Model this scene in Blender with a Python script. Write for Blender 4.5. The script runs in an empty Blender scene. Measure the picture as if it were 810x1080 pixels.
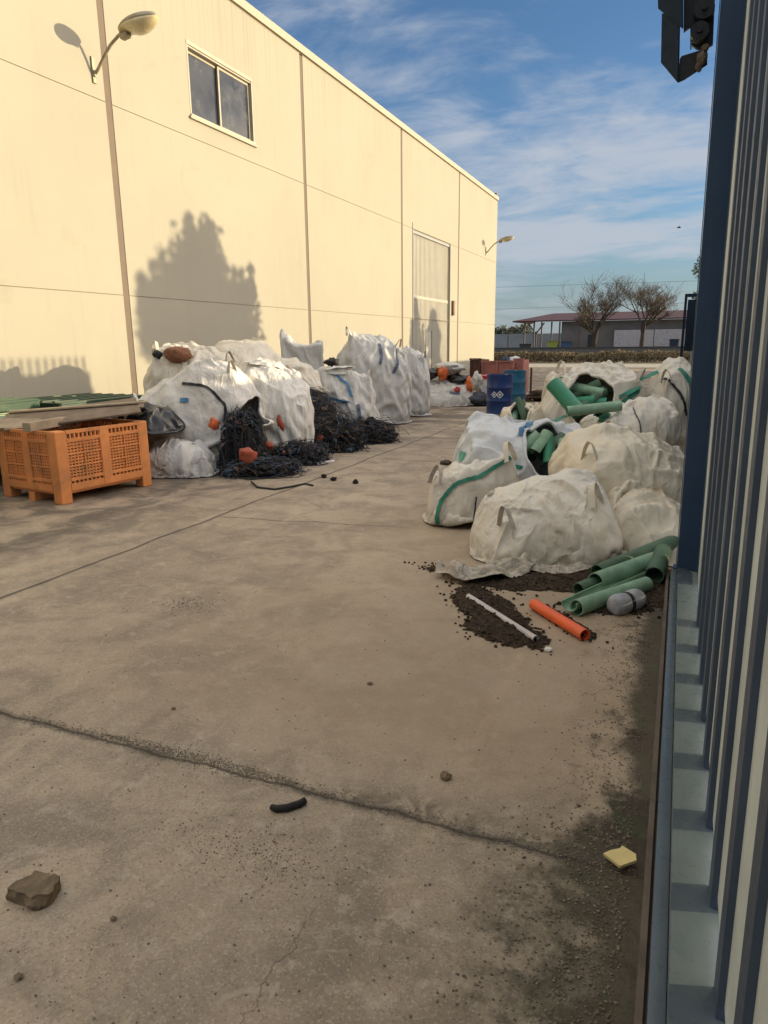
# Yard with bulk sacks beside a cream warehouse, seen along a blue sliding gate
SUN_E = 4.2; SKY_S = 0.14; EXPO = 0.66
CLOUD_COL = (2.3, 2.5, 2.85); CLOUD_SUN_FILL = (44, 36, 27); CLOUD_TOP_FILL = (7.0, 6.8, 6.7); SKY_TINT = (.74, .79, .88); CLOUD_OFF = (0.3, 0.2, 0); HORIZON = (1.2, 1.55, 1.9); COV0, COV1 = .455, .64
import bpy, bmesh, math, random, time
import numpy as np
from mathutils import Vector, Matrix, noise as mnoise
from mathutils.bvhtree import BVHTree
R_ = math.radians
scene = bpy.context.scene
COL = scene.collection
random.seed(7)
PI = math.pi

# ------------------------------------------------------------------ helpers
def tag(o, label=None, cat=None, group=None, kind=None):
    if label: o['label'] = label
    if cat: o['category'] = cat
    if group: o['group'] = group
    if kind: o['kind'] = kind
    return o

def thing(name, label, cat, loc=(0, 0, 0), rz=0.0, group=None):
    o = bpy.data.objects.new(name, None)
    o.empty_display_size = 0.1
    COL.objects.link(o)
    o.location = loc
    o.rotation_euler = (0, 0, rz)
    return tag(o, label, cat, group)

_ICO = {}
def _ico(sub):
    if sub not in _ICO:
        bm = bmesh.new(); bmesh.ops.create_icosphere(bm, subdivisions=sub, radius=1.0)
        bm.verts.index_update()
        _ICO[sub] = ([v.co.copy() for v in bm.verts], [[v.index for v in f.verts] for f in bm.faces]); bm.free()
    return _ICO[sub]

class MB:
    """Collects shapes into one bmesh and links it as ONE mesh object."""
    def __init__(s):
        s.bm = bmesh.new()
    def box(s, c, size, rot=None, bevel=0.0):
        m = Matrix.Translation(Vector(c))
        if rot is not None:
            m = m @ (rot if isinstance(rot, Matrix) else Matrix.Rotation(rot, 4, 'Z'))
        r = bmesh.ops.create_cube(s.bm, size=1.0)
        vs = r['verts']
        bmesh.ops.scale(s.bm, vec=Vector(size), verts=vs)
        if bevel > 0:
            es = list({e for v in vs for e in v.link_edges})
            rb = bmesh.ops.bevel(s.bm, geom=es, offset=bevel, segments=2, profile=0.6, affect='EDGES')
            vs = list({v for f in rb['faces'] for v in f.verts} | {v for v in vs if v.is_valid})
        bmesh.ops.transform(s.bm, matrix=m, verts=vs)
        return s
    def span(s, a, b, bevel=0.0):
        a = Vector(a); b = Vector(b)
        return s.box((a + b) / 2, [abs(q) for q in (b - a)], bevel=bevel)
    def tube(s, pts, r, seg=10, cap=True):
        pts = [Vector(p) for p in pts]
        rs = r if isinstance(r, (list, tuple)) else [r] * len(pts)
        rings = []
        up = None
        for i, p in enumerate(pts):
            if i == 0: t = pts[1] - p
            elif i == len(pts) - 1: t = p - pts[i - 1]
            else: t = pts[i + 1] - pts[i - 1]
            if t.length < 1e-9: t = Vector((0, 0, 1))
            t.normalize()
            if up is None:
                a = Vector((0, 0, 1)) if abs(t.z) < .9 else Vector((1, 0, 0))
                up = t.cross(a).normalized()
            else:
                up = (up - t * up.dot(t))
                if up.length < 1e-6: up = t.orthogonal()
                up.normalize()
            w = t.cross(up)
            rings.append([s.bm.verts.new(p + (up * math.cos(2 * PI * k / seg) + w * math.sin(2 * PI * k / seg)) * rs[i]) for k in range(seg)])
        for a, b in zip(rings, rings[1:]):
            for k in range(seg):
                s.bm.faces.new((a[k], a[(k + 1) % seg], b[(k + 1) % seg], b[k]))
        if cap:
            s.bm.faces.new(rings[0][::-1]); s.bm.faces.new(rings[-1])
        return s
    def pipe(s, a, b, ro, ri, seg=16, arc=2 * PI, start=0.0, wob=0.0, roll=None):
        """hollow pipe (or split half pipe when arc < 2 pi) with real wall thickness"""
        a = Vector(a); b = Vector(b)
        t = (b - a).normalized()
        u = t.cross(Vector((0, 0, 1)))
        if u.length < .1: u = t.orthogonal()
        u.normalize(); w = u.cross(t)
        full = arc > 2 * PI - .01
        n = seg if full else seg + 1
        nl = 6
        O = []; I = []
        for j in range(nl):
            c = a.lerp(b, j / (nl - 1))
            ro_, ri_ = ro, ri
            ph = wob * math.sin(j * 1.3)
            O.append([]); I.append([])
            for k in range(n):
                an = start + arc * k / seg
                d = u * math.cos(an) + w * math.sin(an) * (1 - wob * .5)
                O[-1].append(s.bm.verts.new(c + d * ro_ * (1 + ph * .2)))
                I[-1].append(s.bm.verts.new(c + d * ri_ * (1 + ph * .2)))
        m = n if full else n - 1
        for j in range(nl - 1):
            for k in range(m):
                k2 = (k + 1) % n
                s.bm.faces.new((O[j][k], O[j][k2], O[j + 1][k2], O[j + 1][k]))
                s.bm.faces.new((I[j][k2], I[j][k], I[j + 1][k], I[j + 1][k2]))
            if not full:
                s.bm.faces.new((O[j][0], O[j + 1][0], I[j + 1][0], I[j][0]))
                s.bm.faces.new((O[j + 1][-1], O[j][-1], I[j][-1], I[j + 1][-1]))
        for k in range(m):
            k2 = (k + 1) % n
            s.bm.faces.new((O[0][k2], O[0][k], I[0][k], I[0][k2]))
            s.bm.faces.new((O[-1][k], O[-1][k2], I[-1][k2], I[-1][k]))
        return s
    def lathe(s, prof, seg=24, c=(0, 0, 0)):
        c = Vector(c)
        rings = [[s.bm.verts.new(c + Vector((r * math.cos(2 * PI * k / seg), r * math.sin(2 * PI * k / seg), z))) for k in range(seg)] for r, z in prof]
        for a, b in zip(rings, rings[1:]):
            for k in range(seg):
                s.bm.faces.new((a[k], a[(k + 1) % seg], b[(k + 1) % seg], b[k]))
        s.bm.faces.new(rings[0][::-1]); s.bm.faces.new(rings[-1])
        return s
    def prism(s, outline, d, m=None):
        """outline: 3D points of a planar polygon, d: extrusion vector"""
        d = Vector(d)
        A = [s.bm.verts.new(Vector(p)) for p in outline]
        B = [s.bm.verts.new(Vector(p) + d) for p in outline]
        n = len(A)
        s.bm.faces.new(A[::-1]); s.bm.faces.new(B)
        for k in range(n):
            s.bm.faces.new((A[k], A[(k + 1) % n], B[(k + 1) % n], B[k]))
        return s
    def quad(s, *p):
        s.bm.faces.new([s.bm.verts.new(Vector(q)) for q in p]); return s
    def lump(s, c, size, seed=0, amp=.35, sub=2, freq=1.6, rot=None, flat=0.0):
        T = _ico(sub)
        off = Vector((seed * 3.7, seed * 1.3, -seed * 2.1))
        mr = (rot or Matrix.Identity(4)).to_3x3(); c = Vector(c); vs = []
        for p in T[0]:
            k = 1 + amp * mnoise.noise(p * freq + off) + amp * .5 * mnoise.noise(p * freq * 2.7 + off)
            p = p * k
            vs.append(s.bm.verts.new(mr @ Vector((p.x * size[0], p.y * size[1], p.z * size[2])) + c))
        for f in T[1]: s.bm.faces.new([vs[i] for i in f])
        return s
    def build(s, name, mat, parent=None, loc=None, smooth=False, normals=True, angle=None):
        if normals: bmesh.ops.recalc_face_normals(s.bm, faces=s.bm.faces)
        me = bpy.data.meshes.new(name)
        s.bm.to_mesh(me); s.bm.free()
        if smooth or angle is not None:
            me.shade_smooth()
            if angle is not None:
                me.set_sharp_from_angle(angle=R_(angle))
        if mat: me.materials.append(mat)
        o = bpy.data.objects.new(name, me)
        COL.objects.link(o)
        if loc is not None: o.location = loc
        if parent: o.parent = parent
        return o

def from_np(name, V, F, mat, parent=None, loc=None, smooth=True):
    me = bpy.data.meshes.new(name)
    me.from_pydata([tuple(map(float, v)) for v in V], [], [tuple(int(i) for i in f) for f in F])
    me.update()
    if smooth: me.shade_smooth()
    if mat: me.materials.append(mat)
    o = bpy.data.objects.new(name, me); COL.objects.link(o)
    if loc is not None: o.location = loc
    if parent: o.parent = parent
    return o

def copy_tree(o, parent=None):
    c = o.copy(); COL.objects.link(c)
    if parent: c.parent = parent
    for ch in list(o.children): copy_tree(ch, c)
    return c

# ------------------------------------------------------------------ materials
class NT:
    def __init__(s, name):
        s.m = bpy.data.materials.new(name); s.m.use_nodes = True
        s.t = s.m.node_tree; s.n = s.t.nodes; s.l = s.t.links
        s.b = s.n['Principled BSDF']
        s.b.inputs['Specular IOR Level'].default_value = 0.4
    def node(s, typ, **kw):
        n = s.n.new(typ)
        for k, v in kw.items():
            if k.startswith('in_'):
                n.inputs[k[3:].replace('_', ' ')].default_value = v
            else: setattr(n, k, v)
        return n
    def link(s, a, b): s.l.new(a, b)
    def coord(s, kind='Object', scale=(1, 1, 1), loc=(0, 0, 0), rot=(0, 0, 0)):
        tc = s.node('ShaderNodeTexCoord')
        mp = s.node('ShaderNodeMapping')
        mp.inputs['Scale'].default_value = scale
        mp.inputs['Location'].default_value = loc
        mp.inputs['Rotation'].default_value = rot
        s.link(tc.outputs[kind], mp.inputs[0])
        return mp.outputs[0]
    def geo(s): return s.node('ShaderNodeNewGeometry').outputs['Position']
    def noise(s, vec, scale, detail=4, rough=.55, dist=0.0, typ='FBM'):
        n = s.node('ShaderNodeTexNoise')
        try: n.noise_type = typ
        except Exception: pass
        n.inputs['Scale'].default_value = scale; n.inputs['Detail'].default_value = detail
        n.inputs['Roughness'].default_value = rough; n.inputs['Distortion'].default_value = dist
        if vec is not None: s.link(vec, n.inputs['Vector'])
        return n.outputs['Fac']
    def voro(s, vec, scale, feature='F1', rnd=1.0, out='Distance'):
        n = s.node('ShaderNodeTexVoronoi'); n.feature = feature
        n.inputs['Scale'].default_value = scale; n.inputs['Randomness'].default_value = rnd
        s.link(vec, n.inputs['Vector'])
        return n.outputs[out]
    def ramp(s, fac, stops):
        n = s.node('ShaderNodeValToRGB')
        e = n.color_ramp.elements
        while len(e) < len(stops): e.new(0.5)
        for el, (p, c) in zip(e, stops):
            el.position = p
            el.color = (c, c, c, 1) if isinstance(c, (int, float)) else (*c, 1)
        s.link(fac, n.inputs[0])
        return n.outputs[0]
    def mix(s, fac, a, b, mode='MIX'):
        n = s.node('ShaderNodeMix'); n.data_type = 'RGBA'; n.blend_type = mode
        for sock, v in ((n.inputs[0], fac), (n.inputs[6], a), (n.inputs[7], b)):
            if hasattr(v, 'is_output'): s.link(v, sock)
            elif isinstance(v, (int, float)): sock.default_value = v if sock is n.inputs[0] else (v, v, v, 1)
            else: sock.default_value = (*v, 1)
        return n.outputs[2]
    def math(s, op, a, b=None, c=None, clamp=False):
        n = s.node('ShaderNodeMath'); n.operation = op; n.use_clamp = clamp
        for i, v in enumerate((a, b, c)):
            if v is None: continue
            if hasattr(v, 'is_output'): s.link(v, n.inputs[i])
            else: n.inputs[i].default_value = v
        return n.outputs[0]
    def sep(s, vec):
        n = s.node('ShaderNodeSeparateXYZ'); s.link(vec, n.inputs[0]); return n.outputs
    def smooth(s, v, a, b, oa=0.0, ob=1.0):
        n = s.node('ShaderNodeMapRange'); n.interpolation_type = 'SMOOTHSTEP'
        s.link(v, n.inputs[0])
        for i, q in enumerate((a, b, oa, ob)): n.inputs[i + 1].default_value = q
        return n.outputs[0]
    def bump(s, h, strength=.3, dist=.01, prev=None):
        n = s.node('ShaderNodeBump'); n.inputs['Strength'].default_value = strength
        n.inputs['Distance'].default_value = dist
        s.link(h, n.inputs['Height'])
        if prev is not None: s.link(prev, n.inputs['Normal'])
        return n.outputs[0]
    def out(s, col=None, rough=None, bump=None, metal=None, spec=None):
        for nm, v in (('Base Color', col), ('Roughness', rough), ('Metallic', metal), ('Specular IOR Level', spec)):
            if v is None: continue
            if hasattr(v, 'is_output'): s.link(v, s.b.inputs[nm])
            elif isinstance(v, (int, float)): s.b.inputs[nm].default_value = v
            else: s.b.inputs[nm].default_value = (*v, 1)
        if bump is not None: s.link(bump, s.b.inputs['Normal'])
        return s.m

def simple(name, col, rough=.6, var=.25, scale=6.0, metal=0.0, bump=.15, bscale=40.0, dirt=None, dirt_amt=.5, spec=.4, coord='Object'):
    t = NT(name)
    v = t.coord(coord)
    n = t.noise(v, scale, 5, .6)
    lo = tuple(c * (1 - var) for c in col); hi = tuple(min(1, c * (1 + var)) for c in col)
    c = t.ramp(n, [(.3, lo), (.7, hi)])
    if dirt:
        d = t.noise(v, scale * .45, 6, .65, .6)
        c = t.mix(t.math('MULTIPLY', t.smooth(d, .5, .72), dirt_amt), c, dirt)
    b = t.bump(t.noise(v, bscale, 3), bump, .01)
    return t.out(c, t.smooth(n, .2, .8, max(.05, rough - .1), min(1, rough + .1)), b, metal, spec)
# ------------------------------------------------------------------ sacks: cloth relaxed over a filled core
def _lattice(n):
    idx = {}; L = []
    def vid(k):
        if k not in idx:
            idx[k] = len(L); L.append(k)
        return idx[k]
    F = []
    for ax in range(3):
        a1, a2 = (ax + 1) % 3, (ax + 2) % 3
        for side in (0, n):
            for i in range(n):
                for j in range(n):
                    q = []
                    for di, dj in ((0, 0), (1, 0), (1, 1), (0, 1)):
                        k = [0, 0, 0]; k[ax] = side; k[a1] = i + di; k[a2] = j + dj
                        q.append(vid(tuple(k)))
                    F.append(q if side else q[::-1])
    return np.array(L, float) / n * 2 - 1, np.array(F), idx

_LC = {}
def lattice(n):
    if n not in _LC: _LC[n] = _lattice(n)
    return _LC[n]

def noise3(P, freq, seed, octaves=2):
    out = np.zeros((len(P), 3))
    off = Vector((seed * 1.71, seed * -2.3, seed * .77))
    for i, p in enumerate(P):
        q = Vector(p) * freq + off
        v = mnoise.noise_vector(q)
        if octaves > 1: v = v + .5 * mnoise.noise_vector(q * 2.1)
        out[i] = v
    return out

def shape_fn(spec):
    a, b, c = spec['size'][0] / 2, spec['size'][1] / 2, spec['size'][2] / 2
    p = spec.get('p', 4.0)
    lean = spec.get('lean', (0, 0)); taper = spec.get('taper', 0.0); belly = spec.get('belly', .08)
    neck = spec.get('neck')       # (unit axis, strength, length)
    corners = spec.get('corners') # list of (dir, amount)
    dents = spec.get('dents', ())
    def f(D):
        r = (np.abs(D) ** p).sum(1) ** (1 / p)
        U = D / r[:, None]
        X = U * [a, b, c]
        z = U[:, 2]
        k = 1 - taper * (z + 1) / 2 + belly * (1 - z * z)
        X[:, 0] *= k; X[:, 1] *= k
        for d, amt, w in dents:
            d = np.array(d, float); d /= np.linalg.norm(d)
            N = U / np.linalg.norm(U, axis=1)[:, None]
            g = np.exp(-((1 - N @ d) / w) ** 2)
            X -= d * (amt * g)[:, None]
        if neck:
            d = np.array(neck[0], float); d /= np.linalg.norm(d)
            N = D / np.linalg.norm(D, axis=1)[:, None]
            cs = np.clip(N @ d, -1, 1)
            th = np.arccos(cs)
            # gather: pull the cap into a narrow spout and flare again
            w = np.clip(1 - th / neck[3], 0, 1)
            ax = X @ d
            rad = X - ax[:, None] * d
            g = np.where(w > 0, np.clip(1 - neck[1] * np.sin(np.clip(w * 1.35, 0, 1) * PI / 2), .08, 1), 1)
            fl = np.clip((w - .72) / .28, 0, 1)
            g = g + fl * .12
            pl = np.arctan2(rad @ np.cross(d, [.3, .5, .81]), rad @ np.array([.3, .5, .81]))
            g = g * (1 + .25 * np.sin(w * PI) * np.sin(pl * 11) * (w > 0))
            X = ax[:, None] * d * (1 + neck[2] * w ** 1.5)[:, None] + rad * g[:, None]
        X[:, 2] += c
        X[:, 0] += lean[0] * (X[:, 2] / (2 * c)) ** 1.3 if True else 0
        X[:, 1] += lean[1] * (X[:, 2] / (2 * c)) ** 1.3 if True else 0
        if corners:
            for d, amt, w in corners:
                d = np.array(d, float); d /= np.linalg.norm(d)
                N = D / np.linalg.norm(D, axis=1)[:, None]
                g = np.exp(-((1 - N @ d) / w) ** 1.2)
                X += d * (amt * g)[:, None] + np.outer(g * amt * .5, [0, 0, 1])
        return X
    return f

def edges_of(F, nv):
    E = set(); Sh = []
    for q in F:
        for k in range(4):
            a, b = int(q[k]), int(q[(k + 1) % 4])
            E.add((min(a, b), max(a, b)))
        Sh.append((q[0], q[2])); Sh.append((q[1], q[3]))
    # bend: opposite vertices across a shared vertex row
    opp = {}
    for q in F:
        for k in range(4):
            a, b = int(q[k]), int(q[(k + 1) % 4]); c, d = int(q[(k + 2) % 4]), int(q[(k + 3) % 4])
            opp.setdefault((min(a, b), max(a, b)), []).append((d, c) if a < b else (c, d))
    Bd = set()
    for e, l in opp.items():
        if len(l) == 2:
            for i in (0, 1):
                a, b = int(l[0][i]), int(l[1][i])
                if a != b: Bd.add((min(a, b), max(a, b)))
    return np.array(sorted(E)), np.array(Sh), np.array(sorted(Bd))

def vnormals(X, F):
    n = np.cross(X[F[:, 2]] - X[F[:, 0]], X[F[:, 3]] - X[F[:, 1]])
    N = np.zeros_like(X)
    for k in range(4): 
        for ax in range(3): N[:, ax] += np.bincount(F[:, k], n[:, ax], len(X))
    return N / (np.linalg.norm(N, axis=1)[:, None] + 1e-12)

def relax(X, rest, core, F, iters, bend, grav, ex_t, ground=True, kdrag=.9, slack_out=.16, dent=.05):
    nv = len(X)
    E, Sh, Bd = edges_of(F, nv)
    C = np.concatenate([E, Sh, Bd])
    L = np.linalg.norm(rest[C[:, 0]] - rest[C[:, 1]], axis=1)
    if ex_t is not None: L = np.maximum(L, np.linalg.norm(core[C[:, 0]] - core[C[:, 1]], axis=1)) * (1 + ex_t)
    K = np.concatenate([np.full(len(E), 1.), np.full(len(Sh), .45), np.full(len(Bd), bend)])
    i, j = C[:, 0], C[:, 1]
    cnt = np.bincount(i, K, nv) + np.bincount(j, K, nv)
    inv = 1.0 / (cnt + 1e-9) * 1.55
    CN = vnormals(core, F)
    V = np.zeros_like(X)
    for it in range(iters):
        P = X + V * kdrag
        P[:, 2] -= grav
        X0 = X
        for sub in range(3):
            d = P[j] - P[i]
            l = np.sqrt((d * d).sum(1)) + 1e-9
            g = ((l - L) / l * K * .5)[:, None] * d
            for ax in range(3):
                P[:, ax] += (np.bincount(i, g[:, ax], nv) - np.bincount(j, g[:, ax], nv)) * inv
            s = ((P - core) * CN).sum(1)
            P += CN * (np.clip(-s - dent, 0, None) - np.clip(s - slack_out, 0, None) * .5)[:, None]
            if ground:
                low = P[:, 2] < .004
                P[low, 2] = .004
        V = P - X0
        sp = np.linalg.norm(V, axis=1)
        V *= np.minimum(1, .03 / (sp + 1e-9))[:, None]
        X = P
    return X

def sack_mesh(spec, seed, n=13, excess=(.08, .08, .1), lumpy=.05, it1=160, it2=70, bend=.35, opening=None, grav=.0016, crease=.05):
    """returns vertex array and quads of a crumpled woven sack in local coordinates (base at z=0)"""
    f = shape_fn(spec)
    D, F, idx = lattice(n)
    def core_of(D):
        X = f(D)
        nz = noise3(X, 1.0 / max(.18, .42 * min(spec['size'])), seed)
        ctr = X.mean(0)
        return X + nz * lumpy * np.array([1, 1, .7])
    core = core_of(D)
    exv = np.array(excess)
    ctr = core.mean(0)
    rest = (core - ctr) * (1 + exv) + ctr
    rng = np.random.default_rng(seed)
    X = core + vnormals(core, F) * .012 + rng.normal(0, .008, core.shape)
    Fm = F
    def cut(D, F, X):
        if not opening: return F
        N = D / np.linalg.norm(D, axis=1)[:, None]
        keep = np.ones(len(F), bool)
        for d, ang in opening:
            d = np.array(d, float); d /= np.linalg.norm(d)
            a = np.arccos(np.clip(N @ d, -1, 1))
            nz = np.array([mnoise.noise(Vector(p * 2.2) + Vector((seed, 0, 3))) for p in N])
            m = a < ang * (1 + .35 * nz)
            keep &= ~(m[F].all(1))
        return F[keep]
    X = relax(X, rest, core, F, it1, bend, grav, None)
    # refine lattice x2
    D2, F2, idx2 = lattice(2 * n)
    X2 = np.zeros((len(D2), 3))
    for k, v in idx2.items():
        lo = [q // 2 for q in k]; hi = [(q + 1) // 2 for q in k]
        s = np.zeros(3); m = 0
        for aa in {lo[0], hi[0]}:
            for bb in {lo[1], hi[1]}:
                for cc in {lo[2], hi[2]}:
                    w = idx.get((aa, bb, cc))
                    if w is not None: s += X[w]; m += 1
        X2[v] = s / m
    core2 = core_of(D2)
    rest2 = (core2 - ctr) * (1 + exv * 1.12) + ctr
    F2c = cut(D2, F2, X2)
    X2 = X2 + rng.normal(0, .0035, X2.shape)
    # normals from full lattice so the rim stays put
    X2 = relax(X2, rest2, core2, F2, it2, bend * .7, grav * .8, None)
    if opening:
        used = np.unique(F2c)
        mp = -np.ones(len(X2), int); mp[used] = np.arange(len(used))
        return smooth_rim(creases(X2[used], mp[F2c], seed, crease), mp[F2c]), mp[F2c]
    return creases(X2, F2c, seed, crease), F2c

def creases(V, F, seed, amp, freq=1.0):
    """paper-like folds of stiff woven cloth: sharp straight ridges in several directions that come and go"""
    N = vnormals(V, F); rng = random.Random(seed)
    sets = []
    for k in range(6):
        d = Vector((rng.gauss(0, 1), rng.gauss(0, 1), rng.gauss(0, .7))).normalized()
        sets.append((d, rng.uniform(1.6, 3.4) * freq, rng.uniform(0, 10), rng.uniform(0, 40), rng.uniform(.6, 1.0)))
    out = np.zeros(len(V))
    for i, v in enumerate(V):
        p = Vector(v); wp = mnoise.noise(p * 2.0 + Vector((seed, 3, 0))) * .16
        h = 0.0
        for d, f_, ph, o, wt in sets:
            m = mnoise.noise(p * 1.7 + Vector((o, 0, 7))) * 2.6 + .10
            if m <= 0: continue
            x = (p.dot(d) + wp) * f_ + ph
            fr = abs((x % 1.0) - .5) * 2          # triangle wave 0..1
            h += wt * min(m, 1.0) * (max(0, fr - .45) / .55) ** 1.05 / (f_ / 2.2)
        h += .10 * (1 - abs(mnoise.noise(p * 7 + Vector((0, seed, 0)))) * 2.6)
        out[i] = h - .35
    f = np.clip(V[:, 2] / .05, 0, 1)
    R = V + N * (out * amp * f)[:, None]
    R[:, 2] = np.maximum(R[:, 2], .003)
    return R

def smooth_rim(V, F, it=6):
    cnt = {}
    for q in F:
        for k in range(4):
            e = (int(q[k]), int(q[(k + 1) % 4])); e = (min(e), max(e)); cnt[e] = cnt.get(e, 0) + 1
    nb = {}
    for (a, b), c in cnt.items():
        if c == 1: nb.setdefault(a, []).append(b); nb.setdefault(b, []).append(a)
    V = V.copy()
    for _ in range(it):
        W_ = V.copy()
        for a, l in nb.items():
            if len(l) == 2: W_[a] = V[a] * .4 + (V[l[0]] + V[l[1]]) * .3
        V = W_
    return V

def rim_loops(V, F):
    cnt = {}
    for q in F:
        for k in range(4):
            e = (int(q[k]), int(q[(k + 1) % 4])); e = (min(e), max(e)); cnt[e] = cnt.get(e, 0) + 1
    nb = {}
    for (a, b), c in cnt.items():
        if c == 1: nb.setdefault(a, []).append(b); nb.setdefault(b, []).append(a)
    seen = set(); loops = []
    for st in list(nb):
        if st in seen: continue
        lp = [st]; seen.add(st); cur = st
        while True:
            nx = [n for n in nb[cur] if n not in seen]
            if not nx: break
            cur = nx[0]; seen.add(cur); lp.append(cur)
        if len(lp) > 12: loops.append([Vector(V[i]) for i in lp])
    return loops

def rolled_rim(V, F, seed, mat, parent, r=.020):
    for L in rim_loops(V, F):
        q = MB(); n = len(L); pts = []
        for i in range(n + 1):
            p = (L[(i - 1) % n] + L[i % n] * 2 + L[(i + 1) % n]) / 4
            pts.append(p + mnoise.noise_vector(p * 9 + Vector((seed, 0, 0))) * .016)
        rs = [r * (1 + .75 * mnoise.noise(p * 11 + Vector((0, seed, 0)))) for p in pts]; rs[-1] = rs[0]; pts[-1] = pts[0]
        q.tube(pts, rs, 8, False)
        o = q.build('rolled_rim', mat, parent, smooth=True); add_sub(o, 1)

def inflate(X, rest, F, iters, bend, rho, zf, grav, pins=None, sub=4, damp=.92):
    """cloth bag filled with loose scrap: hydrostatic push from inside up to height zf, weight, floor"""
    nv = len(X)
    E, Sh, Bd = edges_of(F, nv)
    C = np.concatenate([E, Sh, Bd])
    L = np.linalg.norm(rest[C[:, 0]] - rest[C[:, 1]], axis=1)
    K = np.concatenate([np.full(len(E), 1.), np.full(len(Sh), .5), np.full(len(Bd), bend)])
    i, j = C[:, 0], C[:, 1]
    cnt = np.bincount(i, K, nv) + np.bincount(j, K, nv)
    inv = 1.5 / (cnt + 1e-9)
    V = np.zeros_like(X)
    for it in range(iters):
        N = vnormals(X, F)
        pr = rho * np.clip(zf - X[:, 2], 0, None)
        P = X + V * damp + N * pr[:, None]
        P[:, 2] -= grav
        X0 = X
        for s_ in range(sub):
            d = P[j] - P[i]
            l = np.sqrt((d * d).sum(1)) + 1e-9
            e = (l - L) / l
            g = (np.where(e < 0, e * .45, e) * K * .5)[:, None] * d
            for ax in range(3):
                P[:, ax] += (np.bincount(i, g[:, ax], nv) - np.bincount(j, g[:, ax], nv)) * inv
            low = P[:, 2] < .004
            P[low, 2] = .004
            if pins is not None:
                P[pins[0]] += (pins[1] - P[pins[0]]) * .5
        P[low, :2] = P[low, :2] * .5 + X0[low, :2] * .5
        V = P - X0
        sp = np.linalg.norm(V, axis=1)
        V *= np.minimum(1, .03 / (sp + 1e-9))[:, None]
        X = P
    return X

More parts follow.
